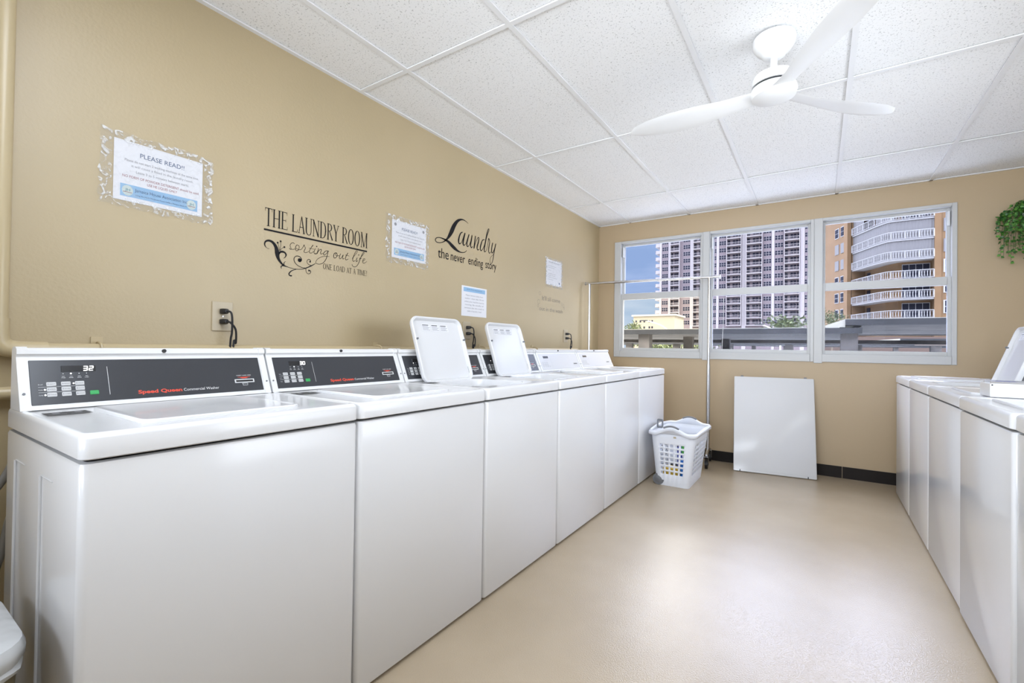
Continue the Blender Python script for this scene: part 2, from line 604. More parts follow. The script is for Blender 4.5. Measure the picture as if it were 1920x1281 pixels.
SORTING = ([[(1.247,1.5714,0.00163),(1.2403,1.5754,0.00163),(1.231,1.5718,0.00163),(1.2247,1.5617,0.00163),(1.2258,1.553,0.00163),(1.2297,1.5466,0.00163),(1.227,1.5416,0.00163),(1.2219,1.5442,0.00182),(1.2231,1.5475,0.00145)],[(1.226,1.542,0.00145),(1.241,1.5442,0.00145),(1.2513,1.5488,0.00127)],[(1.2671,1.5671,0.00163),(1.2594,1.5692,0.00163),(1.253,1.5599,0.002),(1.2513,1.5488,0.002),(1.2562,1.5407,0.00182),(1.2647,1.544,0.00163),(1.2702,1.5559,0.00163),(1.2691,1.5657,0.00163),(1.2613,1.5696,0.00145)],[(1.254,1.5538,0.00145),(1.2656,1.5478,0.00145),(1.279,1.5503,0.00145),(1.2876,1.56,0.00145),(1.2955,1.5749,0.00182),(1.2982,1.5684,0.00163),(1.3032,1.562,0.00163),(1.2985,1.552,0.002),(1.2958,1.5424,0.002),(1.3017,1.5394,0.00163),(1.3115,1.5424,0.00145),(1.3214,1.5488,0.00127)],[(1.3434,1.5848,0.00236),(1.3311,1.5663,0.00182),(1.3243,1.5512,0.00182),(1.3265,1.5423,0.00182),(1.3365,1.5441,0.00145),(1.3465,1.5533,0.00127)],[(1.3216,1.5655,0.00145),(1.3382,1.5648,0.00127),(1.3508,1.5653,0.00109)],[(1.3564,1.5701,0.00163),(1.3496,1.5539,0.00182),(1.3508,1.5438,0.00182),(1.359,1.5425,0.00163),(1.368,1.5469,0.00127)]],
[(1.3633,1.5817,0.00254),(1.2957,1.5749,0.00218)])
SORTING2 = ([[(1.3534,1.5438,0.00141),(1.3622,1.548,0.00113)],[(1.3736,1.5737,0.00198),(1.3695,1.5588,0.00198),(1.3647,1.545,0.00198),(1.3754,1.5626,0.0017),(1.3872,1.5716,0.00198),(1.3889,1.5651,0.00198),(1.3846,1.552,0.00198),(1.3893,1.5474,0.0017),(1.3982,1.5544,0.00141)],[(1.4335,1.569,0.00141),(1.421,1.5701,0.0017),(1.4088,1.5632,0.00198),(1.4014,1.5509,0.00226),(1.4061,1.5456,0.00198),(1.4182,1.5552,0.0017),(1.4272,1.5692,0.0017),(1.4222,1.5434,0.00226),(1.4142,1.5228,0.00226),(1.3993,1.5039,0.00198),(1.3782,1.4951,0.0017),(1.3618,1.4966,0.0017),(1.3601,1.5058,0.00141),(1.3717,1.5212,0.00141),(1.3926,1.5343,0.00141),(1.4139,1.5406,0.00141),(1.4356,1.543,0.00113)],[(1.4764,1.5697,0.00198),(1.4652,1.5649,0.00226),(1.4601,1.5513,0.00255),(1.4641,1.5408,0.00226),(1.4752,1.5455,0.00198),(1.4814,1.5593,0.00198),(1.4764,1.5691,0.00198),(1.4718,1.5576,0.00141),(1.4799,1.5534,0.00141),(1.4928,1.5584,0.00141)],[(1.5018,1.569,0.00198),(1.4946,1.553,0.00226),(1.4964,1.542,0.00198),(1.5061,1.5479,0.0017),(1.5173,1.5661,0.0017),(1.5143,1.5535,0.00198),(1.5161,1.5438,0.00198),(1.5243,1.5495,0.00141)],[(1.5462,1.5815,0.00255),(1.5358,1.5629,0.00226),(1.531,1.5478,0.00226),(1.5362,1.5423,0.00198),(1.5495,1.5494,0.00141)],[(1.529,1.5675,0.00141),(1.5424,1.567,0.00141),(1.555,1.5656,0.00113)],[(1.5733,1.5563,0.00141),(1.5919,1.5784,0.00141),(1.6063,1.5986,0.0017),(1.6019,1.6031,0.0017),(1.5917,1.5901,0.00198),(1.5817,1.5679,0.00226),(1.5769,1.5496,0.00226),(1.5823,1.5417,0.00198),(1.5926,1.5492,0.00141)],[(1.6062,1.5662,0.00198),(1.5995,1.5504,0.00226),(1.6014,1.5433,0.00198),(1.6118,1.5524,0.00141)],[(1.6188,1.5565,0.00141),(1.6362,1.5802,0.0017),(1.651,1.5976,0.0017),(1.6483,1.6032,0.0017),(1.6395,1.5926,0.00198),(1.6275,1.5668,0.00226),(1.6174,1.5414,0.00226),(1.6054,1.5219,0.00198),(1.5898,1.513,0.0017),(1.5759,1.5173,0.0017),(1.5733,1.5257,0.00141)],[(1.6186,1.5653,0.00141),(1.6372,1.5666,0.00141)],[(1.6422,1.5514,0.0017),(1.6547,1.5609,0.0017),(1.6563,1.5686,0.0017),(1.6473,1.5656,0.00198),(1.6422,1.5514,0.00226),(1.646,1.543,0.00198),(1.6586,1.5465,0.0017),(1.6701,1.5565,0.00113)]],
[(1.363,1.5807,0.00283),(1.6154,1.5819,0.00283)])
LAUNDRY = ([[(2.5492,1.9678,0.00156),(2.5237,1.978,0.00313),(2.4905,1.9825,0.00548),(2.4582,1.9749,0.00939),(2.4266,1.9552,0.01564),(2.396,1.9188,0.0219),(2.3761,1.8835,0.02425),(2.3539,1.848,0.01877),(2.3318,1.8197,0.01095),(2.3122,1.8023,0.00782),(2.2879,1.7857,0.0043),(2.2541,1.7741,0.00352),(2.2254,1.7734,0.00391),(2.2134,1.7841,0.00469),(2.2225,1.7991,0.00391),(2.2485,1.8077,0.00352),(2.2825,1.808,0.00548),(2.3121,1.804,0.0086),(2.3424,1.7965,0.0133),(2.3733,1.7804,0.01799),(2.4047,1.7657,0.01721),(2.4366,1.7542,0.01017),(2.4688,1.7496,0.00508),(2.5014,1.7536,0.00352),(2.5232,1.7628,0.00313),(2.5352,1.7749,0.00235)],[(2.4882,1.8946,0.00391),(2.4668,1.8823,0.00587),(2.4509,1.851,0.0086),(2.4457,1.822,0.00939),(2.454,1.8063,0.00587),(2.4737,1.8171,0.00313),(2.4947,1.8529,0.00313),(2.5119,1.8919,0.00548)],[(2.5146,1.8942,0.00626),(2.5018,1.8544,0.0086),(2.4943,1.8211,0.00939),(2.5013,1.8048,0.00587),(2.5192,1.8153,0.00274),(2.5381,1.8404,0.00235)],[(2.5594,1.8948,0.00626),(2.5461,1.8598,0.00782),(2.5357,1.8256,0.0086),(2.5418,1.8036,0.00587),(2.5612,1.8163,0.00274),(2.5831,1.8565,0.00274),(2.5936,1.8948,0.00548),(2.5859,1.8571,0.00782),(2.5781,1.8231,0.00782),(2.5872,1.8032,0.00508),(2.6041,1.8172,0.00235)],[(2.6331,1.8976,0.00626),(2.6265,1.8579,0.00704),(2.6178,1.8034,0.00626),(2.6299,1.8367,0.00274),(2.6411,1.8608,0.00274),(2.6629,1.8909,0.00391),(2.6743,1.8895,0.00587),(2.6678,1.8587,0.00743),(2.6539,1.8193,0.00782),(2.6632,1.8008,0.00508),(2.6809,1.8114,0.00235)],[(2.7431,1.8923,0.00313),(2.7186,1.8837,0.00508),(2.7011,1.8504,0.00782),(2.6928,1.8192,0.00782),(2.7023,1.8024,0.00469),(2.7262,1.8254,0.00313),(2.7499,1.8674,0.00313),(2.7734,1.9287,0.00391),(2.7976,1.9774,0.00391),(2.7879,1.981,0.00469),(2.773,1.9475,0.00626),(2.7557,1.8836,0.00782),(2.7415,1.8282,0.00782),(2.7452,1.8026,0.00508),(2.7667,1.8178,0.00235),(2.7861,1.8744,0.00274),(2.7946,1.9141,0.00548)],[(2.7927,1.9137,0.00626),(2.8072,1.8938,0.00508),(2.8005,1.8544,0.00587),(2.7949,1.8229,0.00626),(2.805,1.8019,0.0043),(2.8239,1.8167,0.00235)],[(2.848,1.8903,0.00548),(2.8359,1.8534,0.00704),(2.8335,1.8185,0.00704),(2.8466,1.8131,0.0043),(2.8688,1.8441,0.00352),(2.8874,1.8903,0.00548),(2.8721,1.8409,0.00704),(2.8613,1.8003,0.00587),(2.8531,1.7604,0.0043),(2.8357,1.7287,0.00274),(2.8162,1.7352,0.00196),(2.8205,1.7703,0.00196),(2.8599,1.8039,0.00156)]],
[])
# ================================================================== ROOM SHELL
XR, YF, YB, H = 3.52, 4.903, -2.6, 2.4685
WT = 0.2


def simple(name, bx, m, parent=None, bevel=0):
    bm = BM()
    for b in bx:
        box(bm, *b, bevel=bevel)
    return build(name, bm, m, parent)


struct(simple('floor', [(-WT, XR + WT, YB - WT, YF + WT, -0.12, 0)], 'floor'))
struct(simple('wall_left', [(-WT, 0, YB - WT, YF, 0, H + 0.1)], 'wall'))
struct(simple('wall_right', [(XR, XR + WT, YB - WT, YF, 0, H + 0.1)], 'wall'))
struct(simple('wall_rear', [(0, XR, YB - WT, YB, 0, H + 0.1)], 'wall'))
WX0, WX1, WZ0, WZ1 = 0.19, 2.985, 0.997, 2.27
struct(simple('wall_far', [(-WT, WX0, YF, YF + WT, 0, H + 0.1), (WX1, XR + WT, YF, YF + WT, 0, H + 0.1),
                           (WX0, WX1, YF, YF + WT, 0, WZ0), (WX0, WX1, YF, YF + WT, WZ1, H + 0.1)], 'wall_far'))
struct(simple('baseboard_far', [(0, 1.70, YF - 0.008, YF, 0, 0.098), (1.703, 2.262, YF - 0.008, YF, 0, 0.098),
                                (2.266, XR, YF - 0.008, YF, 0, 0.098)], 'base'))
# unseen eave above the windows, added as a sun block, since cut shallow
struct(simple('trim_3', [(-1.5, 5.0, YF + WT, YF + WT + 0.12, 2.62, 2.78)], 'white'))

# ceiling: tiles in a hung grid
ceil = struct(simple('ceiling', [(-WT, XR + WT, YB - WT, YF + WT, H + 0.006, H + 0.12)], 'tile'))
bm = BM()
gx = [0.367 + 0.6155 * i for i in range(0, 6)]
gy = [1.6035 + 1.2477 * i for i in range(-3, 3)]
for x in gx:
    if x < XR:
        box(bm, x - 0.012, x + 0.012, YB, YF, H - 0.002, H + 0.004)
for y in gy:
    box(bm, 0, XR, y - 0.012, y + 0.012, H - 0.0015, H + 0.0035)
for b in ((0, 0.022, YB, YF), (XR - 0.022, XR, YB, YF), (0, XR, YB, YB + 0.022), (0, XR, YF - 0.022, YF)):
    box(bm, *b, H - 0.002, H + 0.004)
build('ceiling_grid', bm, 'tbar', ceil)

# windows: three double-hung units in one band
WIN = [(0.19, 1.118, 0.285, 1.078), (1.178, 2.052, 1.207, 2.003), (2.115, 2.985, 2.135, 2.932)]
for i, (a, b, ga, gb) in enumerate(WIN):
    w = struct(empty('window_%d' % (i + 1), ((a + b) / 2, YF, WZ0)))
    ox, oy, oz = w.location
    def bb(bm, x0, x1, y0, y1, z0_, z1, bev=0.003):
        box(bm, x0 - ox, x1 - ox, y0 - oy, y1 - oy, z0_ - oz, z1 - oz, bevel=bev, seg=1)
    Y0, Y1 = YF - 0.012, YF + 0.10
    bm = BM()
    bb(bm, a, ga - 0.022, Y0, Y1, WZ0, WZ1)
    bb(bm, gb + 0.022, b, Y0, Y1, WZ0, WZ1)
    bb(bm, ga - 0.022, gb + 0.022, Y0, Y1, WZ1 - 0.024, WZ1)
    bb(bm, ga - 0.022, gb + 0.022, Y0 - 0.006, Y1, WZ0, WZ0 + 0.068)
    build('window_frame', bm, 'frame', w)
    for nm, zA, zB, yy, gz in (('upper_sash', 1.640, 2.247, YF + 0.052, (1.691, 2.224)), ('lower_sash', 1.064, 1.694, YF + 0.012, (1.098, 1.627))):
        bm = BM()
        x0, x1 = ga - 0.024, gb + 0.024
        bb(bm, x0, ga, yy, yy + 0.036, zA, zB)
        bb(bm, gb, x1, yy, yy + 0.036, zA, zB)
        bb(bm, ga, gb, yy, yy + 0.036, zA, gz[0])
        bb(bm, ga, gb, yy, yy + 0.036, gz[1], zB)
        s_ = build(nm, bm, 'frame', w)
        bm = BM()
        box(bm, ga - ox, gb - ox, yy + 0.016 - oy, yy + 0.020 - oy, gz[0] - oz, gz[1] - oz)
        build('pane', bm, 'glass_clear' if (i == 0 and nm == 'lower_sash') else 'glass', s_)
    # little white jamb stops
    bm = BM()
    xs = gb + 0.003 if i == 2 else ga - 0.014
    bb(bm, xs, xs + 0.012, YF + 0.02, YF + 0.05, 2.10, 2.215, 0.001)
    build('jamb_stop', bm, 'white', w)
for i, (a, b) in enumerate(((1.118, 1.178), (2.052, 2.115))):
    bm = BM()
    box(bm, a, b, YF - 0.018, YF + 0.1, WZ0 - 0.012, WZ1, bevel=0.004)
    struct(build('trim_%d' % (i + 1), bm, 'frame'))

# ================================================================== LETTERING: a serif capital alphabet drawn as pen strokes
TK, TN = 0.075, 0.035


def ser(x, y, w=0.13, t=0.03):
    return ('l', [(x - w / 2, y, t), (x + w / 2, y, t)])


def ell(cx, cy, rx, ry, a0, a1, w0, w1, n=12):
    out = []
    for i in range(n + 1):
        a = R(a0 + (a1 - a0) * i / n)
        k = abs(math.cos(a))
        out.append((cx + rx * math.cos(a), cy + ry * math.sin(a), w1 + (w0 - w1) * k))
    return ('l', out)


def stem(x, y0=0.0, y1=1.0, w=TK):
    return ('l', [(x, y0, w), (x, y1, w)])


SER = {
    'T': (0.46, [stem(.22), ser(.22, .015, .19), ('l', [(.01, .975, .04), (.43, .975, .04)]), ('l', [(.02, .985, .03), (.015, .80, .012)]), ('l', [(.42, .985, .03), (.43, .80, .012)])]),
    'H': (0.52, [stem(.09), stem(.41), ('l', [(.09, .51, TN), (.41, .51, TN)]), ser(.09, .015, .17), ser(.09, .985, .17), ser(.41, .015, .17), ser(.41, .985, .17)]),
    'E': (0.44, [stem(.09), ser(.09, .015, .17), ser(.07, .985, .13), ('l', [(.09, .98, TN), (.36, .98, TN)]), ('l', [(.09, .52, TN), (.30, .52, TN)]), ('l', [(.09, .02, TN), (.39, .02, TN)]), ('l', [(.355, 1.0, .03), (.37, .82, .012)]), ('l', [(.30, .60, .02), (.30, .44, .02)]), ('l', [(.385, .0, .03), (.41, .19, .012)])]),
    'L': (0.42, [stem(.09), ser(.09, .985, .17), ser(.07, .015, .13), ('l', [(.09, .02, TN), (.36, .02, TN)]), ('l', [(.355, .0, .03), (.385, .20, .012)])]),
    'A': (0.47, [('l', [(.23, 1.0, .03), (.06, .02, .03)]), ('l', [(.23, .98, .05), (.40, .02, TK)]), ('l', [(.12, .36, TN), (.34, .36, TN)]), ser(.06, .015, .13), ser(.40, .015, .15)]),
    'U': (0.50, [('l', [(.08, 1, TK), (.08, .3, TK), (.10, .13, .065), (.17, .03, .05), (.26, .0, .04), (.35, .04, .04), (.40, .15, .035), (.415, .3, .035), (.415, 1, .035)]), ser(.08, .985, .17), ser(.415, .985, .14)]),
    'N': (0.53, [stem(.09, w=.035), stem(.43, w=.035), ('l', [(.07, .99, .06), (.43, .01, TK)]), ser(.09, .015, .14), ser(.06, .985, .12), ser(.43, .985, .14)]),
    'D': (0.52, [stem(.09), ser(.07, .985, .13), ser(.07, .015, .13), ('l', [(.08, .98, .035), (.2, .98, .035), (.32, .92, .05), (.40, .76, .07), (.425, .5, TK), (.40, .24, .07), (.32, .08, .05), (.2, .02, .035), (.08, .02, .035)])]),
    'R': (0.47, [stem(.09), ser(.07, .985, .13), ser(.09, .015, .17), ('l', [(.08, .98, .035), (.2, .98, .035), (.31, .92, .055), (.35, .77, .07), (.31, .61, .055), (.2, .54, .035), (.09, .53, .035)]), ('l', [(.2, .53, .05), (.41, .03, TK)]), ser(.42, .015, .11)]),
    'Y': (0.45, [stem(.22, 0, .47), ser(.22, .015, .17), ('l', [(.06, .98, TK), (.22, .46, .06)]), ('l', [(.39, .98, .03), (.22, .46, .035)]), ser(.07, .985, .16), ser(.39, .985, .13)]),
    'O': (0.53, [ell(.25, .5, .195, .485, 0, 360, TK, .035, 28)]),
    'M': (0.62, [stem(.08, w=.032), stem(.52), ('l', [(.08, .99, .06), (.29, .03, .065)]), ('l', [(.51, .99, .03), (.29, .03, .035)]), ser(.08, .015, .14), ser(.07, .985, .13), ser(.52, .015, .17), ser(.52, .985, .14)]),
    'I': (0.2, [stem(.09), ser(.09, .015, .17), ser(.09, .985, .17)]),
    '!': (0.18, [('l', [(.08, 1, .075), (.08, .28, .03)]), ('l', [(.08, .0, .08), (.08, .08, .08)])]),
    ' ': (0.24, []),
}


def serif2(bm, s, x0, y, h, width, fn, mi=0):
    tot = sum(SER[c][0] for c in s) - 0.06
    sx = width / tot
    x = x0
    for c in s:
        adv, st = SER[c]
        for _, pts in st:
            ribbon(bm, [(x + p[0] * sx, y + p[1] * h, p[2] * (sx * 0.62 + h * 0.38)) for p in pts], fn, mi=mi, smooth=False)
        x += adv * sx


# ================================================================== TOP-LOAD WASHERS
MW = 0.655       # nominal body width
MD = 0.633       # back to front
DT = 0.913       # worktop height
CP0 = Vector((0.135, DT))          # foot of the console slope (x, z)
CP1 = Vector((0.075, 1.05))
CS = (CP1 - CP0).normalized()
CN = Vector((CS.y, -CS.x))         # outward


def con(y, v, off=0.0):
    """point on the console slope: y across, v up the slope"""
    p = CP0 + CS * v + CN * off
    return Vector((p.x, y, p.y))


def rbtn(bm, y0, y1, v0, v1, off0, off1, r=0.003, mi=0):
    P = rrect(y0, y1, v0, v1, r, 3)
    Q = rrect(y0 + .0008, y1 - .0008, v0 + .0008, v1 - .0008, r, 3)
    loft(bm, [[con(a, b, off0) for a, b in P], [con(a, b, off1 - .0006) for a, b in P], [con(a, b, off1) for a, b in Q]], False, True, mi)


SEG = {'0': 'abcdef', '1': 'bc', '2': 'abged', '3': 'abgcd', '5': 'afgcd', '6': 'afgedc', '8': 'abcdefg'}


def seg_digit(bm, ch, y, v, w, h, off):
    t = w * 0.2
    sl_ = 0.12
    def f(a, b):
        return con(y + a + b * sl_, v + b, off)
    def bar(a0, a1, b0, b1):
        rect2(bm, a0, a1, b0, b1, f)
    for s in SEG[ch]:
        if s == 'a': bar(t * .6, w - t * .6, h - t, h)
        if s == 'd': bar(t * .6, w - t * .6, 0, t)
        if s == 'g': bar(t * .6, w - t * .6, h / 2 - t / 2, h / 2 + t / 2)
        if s == 'b': bar(w - t, w, h / 2 + t * .1, h - t * .4)
        if s == 'c': bar(w - t, w, t * .4, h / 2 - t * .1)
        if s == 'f': bar(0, t, h / 2 + t * .1, h - t * .4)
        if s == 'e': bar(0, t, t * .4, h / 2 - t * .1)


def lid_shape(bm, fn, w, l, t):
    """shallow pan: fn(u, v, d) with u across, v from the hinge to the front, d out of the inner side"""
    P = lambda i, r: rrect(-w / 2 + i, w / 2 - i, i, l - i, r, 6)
    rings = [([0.006, 0.040], -t), ([0.002, 0.042], -t * .75), ([0, 0.043], -t * .4), ([0, 0.043], -0.003), ([0.003, 0.041], 0), ([0.010, 0.036], 0), ([0.013, 0.034], -0.003), ([0.019, 0.030], -t * .62)]
    loft(bm, [[fn(a, b, d) for a, b in P(i, r)] for (i, r), d in rings], True, True)


def washer(label, group, loc, rz, width, style='dark', digits=None, open_lid=False, hinge=0.18, lid_y=0.31, ribs=False, con_parts=True, lean=0.115):
    rt = empty('washing_machine', loc, rz)
    rt.scale = (1, width / MW, 1)
    tag(rt, label, 'washing machine', group)
    g = 0.002
    # cabinet
    bm = BM()
    def ring(i, r, z):
        return [(a, b, z) for a, b in rrect(i, MD - i, g + i, MW - g - i, r, 5)]
    loft(bm, [ring(.02, .012, .012), ring(.004, .014, .012), ring(.0, .016, .018), ring(0, .016, .846), ring(.003, .014, .853), ring(.012, .012, .856)], True, False)
    if ribs:      # pressed panel outlines on the exposed side
        for xa in (0.12, 0.36):
            P = [(xa, g - .002, .05), (xa, g - .002, .79)]
            tube(bm, P, .0032, 8, smooth=False)
            tube(bm, [(xa, g - .001, .79), (xa + .09, g - .001, .79)], .0014, 6, smooth=False)
    build('cabinet', bm, 'enamel', rt, True)
    for x in (.07, MD - .07):
        for y in (.07, MW - .07):
            bm = BM()
            lathe(bm, [(.02, 0), (.022, .004), (.012, .008), (.010, .016)], (x, y, 0), 12)
            build('foot', bm, 'dark', rt, True)
    # worktop
    bm = BM()
    def dr(i, r, z):
        return [(a, b, z) for a, b in rrect(0 + i * .3, MD + .004 - i, g * .5 + i * .6, MW - g * .5 - i * .6, r, 6)]
    rings = [dr(.006, .016, .861), dr(0, .02, .864), dr(0, .02, .902), dr(.003, .019, .908), dr(.008, .017, .912), dr(.013, .016, DT), dr(.022, .014, DT), dr(.028, .012, DT - .002)]
    hx0, hx1 = hinge + .035, MD - .085
    hy0, hy1 = lid_y - .19, lid_y + .19
    if open_lid:
        hole = [(a, b, DT - .002) for a, b in rrect(hx0, hx1, hy0, hy1, .06, 6)]
        hole2 = [(a, b, DT - .012) for a, b in rrect(hx0 + .006, hx1 - .006, hy0 + .006, hy1 - .006, .055, 6)]
        hole3 = [(a, b, DT - .05) for a, b in rrect(hx0 + .012, hx1 - .012, hy0 + .012, hy1 - .012, .05, 6)]
        loft(bm, rings + [hole, hole2, hole3], False, False)
    else:
        loft(bm, rings, False, True)
    build('worktop', bm, 'enamel', rt, True)
    if open_lid:
        bm = BM()
        lathe(bm, [(.215, -.02), (.21, -.05), (.205, -.38), (.05, -.40)], (MD * .58, MW * .5, DT - .03), 28, 0, False, True)
        tb = build('tub', bm, 'steel', rt, True)
        bm = BM()
        lathe(bm, [(.10, -.38), (.06, -.30), (.045, -.12), (.03, -.08)], (MD * .58, MW * .5, DT - .03), 20)
        build('agitator', bm, 'grey_plastic', tb, True)
    # lid
    bm = BM()
    if open_lid:
        L = .362
        a = math.atan2(lean, .343)
        def fl(u, v, d):
            return Vector((hinge + .012 - math.sin(a) * v + math.cos(a) * d, lid_y + u, DT - .007 + math.cos(a) * v + math.sin(a) * d))
        lid_shape(bm, fl, .387, L, .026)
        ld = build('lid', bm, 'enamel', rt, True)
        for k in range(3):
            bm = BM()
            f2 = lambda x, y: fl(x, y, -.0155)
            u0 = -.115 + k * .068
            rect2(bm, u0, u0 + .064, .285, .325, f2, 0)
            f3 = lambda x, y: fl(x, y, -.0150)
            for j in range(4):
                rect2(bm, u0 + .005, u0 + .058 - .012 * (j % 2), .290 + j * .0065, .2922 + j * .0065, f3, 1)
            rect2(bm, u0 + .005, u0 + .05, .316, .320, f3, 2)
            build('warning_sticker', bm, ['paper', 'print_grey', 'print_dark'], ld)
        for u in (-.184, .184):
            bm = BM()
            cyl(bm, fl(u, .235, -.006), fl(u, .235, .008), .006, .005, 12)
            build('bumper', bm, 'grey_plastic', ld, True)
        bm = BM()
        box(bm, -.010, .010, -.004, .004, 0, .001)
        for v in bm.verts:
            v.co = fl(.180 + v.co.y * 1.2, .05 + v.co.x * 3.0, -.013 + v.co.z)
        build('hinge_plate', bm, 'grey_plastic', ld)
    else:
        def lr(i, r, z):
            return [(x, y, z) for x, y in rrect(hinge + .025 + i, MD - .066 - i, lid_y - .192 + i, lid_y + .192 - i, r, 6)]
        loft(bm, [lr(0, .03, DT - .002), lr(0, .03, DT + .004), lr(.003, .028, DT + .007), lr(.010, .024, DT + .007), lr(.014, .022, DT + .0055)], False, True)
        build('lid', bm, 'enamel', rt, True)
    # worktop sticker
    bm = BM()
    fs = lambda x, y: Vector((x, y, DT - .0012))
    q = lambda a, b, c, d, mi: quad(bm, [(a, c, DT - .0009 + mi * .0003), (b, c, DT - .0009 + mi * .0003), (b, d, DT - .0009 + mi * .0003), (a, d, DT - .0009 + mi * .0003)], mi)
    q(.205, .270, .028, .112, 0)
    for k in range(2):
        y0 = .031 + .042 * k
        q(.211, .216, y0, y0 + .034, 1)
        q(.222, .240, y0 + .012, y0 + .026, 1)
        q(.255, .260, y0, y0 + .034, 1)
    build('instruction_sticker', bm, ['print_dark', 'print_grey'], rt)
    # console
    bm = BM()
    sh = 0 if con_parts else -.042
    def prof(o):
        return [(x_ + sh, z_) for x_, z_ in prof0(o)]
    def prof0(o):
        return [(.03, DT), (CP0.x + o, DT), (CP1.x + o, CP1.y), (CP1.x + .001 + o, 1.0535), (CP1.x + .006 + o, 1.058), (CP1.x + .004 + o, 1.068 + o), (CP1.x - .006, 1.074 + o), (.045, 1.074 + o), (.03, 1.070)]
    prism(bm, prof(0), lambda p, k: Vector((p[0], .008 if k == 0 else MW - .008, p[1])))
    prism(bm, prof(.003), lambda p, k: Vector((p[0], .003 if k == 0 else .024, p[1])))
    prism(bm, prof(.003), lambda p, k: Vector((p[0], MW - .024 if k == 0 else MW - .003, p[1])))
    c = build('console', bm, 'enamel2', rt, False)
    bm = BM()
    rbtn(bm, .025, .628, .013, .139, 0, .0012, .002)
    for v in bm.verts:
        v.co.x += sh
    build('fascia', bm, 'fascia' if style == 'dark' else 'fascia_light', c)
    bm = BM()
    cyl(bm, (CP1.x + sh + .004, MW * .505, 1.0655), (CP1.x + sh + .010, MW * .505, 1.0665), .006, .0055, 14)
    build('lock', bm, 'black', c, True)
    for y in (.012, MW - .012):
        bm = BM()
        p = con(y, .045, .003)
        q_ = con(y, .045, .005)
        p.x += sh
        q_.x += sh
        cyl(bm, p, q_, .003, n=10)
        build('screw', bm, 'grey_plastic', c)
    if not con_parts:
        return rt
    dark = style == 'dark'
    pm = 'print_white' if dark else 'print_grey'
    f1 = lambda y, v: con(y, v, .0016)
    bm = BM()
    rbtn(bm, .087, .1605, .1035, .1215, .001, .0018, .001)
    build('display', bm, 'lcd', c)
    if digits:
        bm = BM()
        w_, x_ = .0105, .1445
        for ch in reversed(digits):
            seg_digit(bm, ch, x_, .1055, w_, .0145, .0022)
            x_ -= .0125
        if digits == '32':
            pass
        build('digits', bm, 'digit', c)
    LEG = (('HEAVY', 'MEDIUM', 'LIGHT'), ('NORMAL', 'PERM PRESS', 'DELICATE'), ('COLD', 'WARM', 'HOT'))
    for ri, v1 in enumerate((.0755, .0605, .0455)):
        for ci, y0 in enumerate((.0555, .0845, .1130)):
            bm = BM()
            rbtn(bm, y0, y0 + .0195, v1 - .0112, v1, .001, .0022, .002)
            text2(bm, LEG[ri][ci], y0 + .0115, v1 - .0070, .0026, lambda a, b: con(a, b, .0026), width=.0125, align='C', mi=1)
            rect2(bm, y0 + .002, y0 + .0042, v1 - .0075, v1 - .0035, lambda a, b: con(a, b, .0025), 2)
            build('button', bm, ['button' if dark else 'fascia_light', 'print_dark', 'print_grey'], c)
    bm = BM()
    rbtn(bm, .1425, .1620, .0340, .0460, .001, .0024, .002)
    build('start_button', bm, 'green' if dark else 'fascia_light', c)
    # small printed legends
    for s, v in (('Soil', .0690), ('Cycle', .0540), ('Temp', .0390)):
        bm = BM()
        text2(bm, s, .0395, v - .001, .0026, f1, width=.0085)
        build('row_lettering', bm, pm, c)
    for v in (.0620, .0470):
        bm = BM()
        rect2(bm, .0395, .133, v - .0003, v + .0004, f1)
        build('row_line', bm, pm, c)
    for y, s in ((.0905, 'WASH'), (.1065, 'RINSE'), (.1235, 'SPIN'), (.1395, 'LID')):
        bm = BM()
        text2(bm, s, y, .0855, .0024, f1, width=.0085, align='C')
        rect2(bm, y - .003, y + .003, .0905, .0912, f1)
        disc2(bm, y, .0985, .0011, f1, 8)
        build('stage_lettering', bm, pm, c)
    bm = BM()
    rect2(bm, .1855, .1866, .031, .117, f1)
    build('divider_line', bm, pm, c)
    f2 = lambda y, v: con(y, v, .0018)
    lit = {'32': [(.0520, .0545), (.0520, .0395), (.1100, .0695), (.1065, .0985)], '30': [(.1065, .0985)]}.get(digits or '', [(.0905, .0985)])
    for y, v in lit:
        bm = BM()
        disc2(bm, y, v, .0020, f2, 10)
        build('indicator_light', bm, 'digit' if dark else 'print_grey', c)
    # maker's lettering
    if dark:
        bm = BM()
        text2(bm, 'Speed Queen', .2525, .0275, .0105, f1, width=.1155, bold=.035)
        build('brand_lettering', bm, 'print_red', c)
        bm = BM()
        text2(bm, 'Commercial Washer', .3725, .0275, .0090, f1, width=.1055)
        build('product_lettering', bm, 'print_white', c)
    # card slot
    bm = BM()
    y0, y1, v0, v1 = .532, .599, .044, .0575
    for a, b, c_, d in ((y0, y1, v0, v0 + .003), (y0, y1, v1 - .003, v1), (y0, y0 + .004, v0, v1), (y1 - .004, y1, v0, v1)):
        rbtn(bm, a, b, c_, d, .001, .003, .0008, 0)
    rbtn(bm, y0 + .003, y1 - .003, v0 + .003, v1 - .003, .001, .0016, .0005, 1)
    ribbon(bm, [(.558, .0345, .0012), (.558, .0415, .0012)], f1, smooth=False)
    ribbon(bm, [(.555, .0415, .0012), (.576, .0415, .0012)], f1, smooth=False)
    ribbon(bm, [(.558, .0348, .0012), (.574, .0348, .0012), (.574, .0400, .0012)], f1, smooth=False)
    build('card_slot', bm, ['print_white' if dark else 'fascia_light', 'black'], c)
    if dark:
        bm = BM()
        text2(bm, 'INSERT CARD HERE', .5655, .0700, .0032, f1, width=.05, align='C')
        bm2 = BM()
        build('slot_lettering', bm, 'print_white', c)
        rect2(bm2, .544, .587, .0645, .0658, f1)
        quad(bm2, [f1(.550, .0640), f1(.581, .0640), f1(.572, .0608), f1(.559, .0608)])
        build('slot_arrow', bm2, 'print_red', c)
    return rt


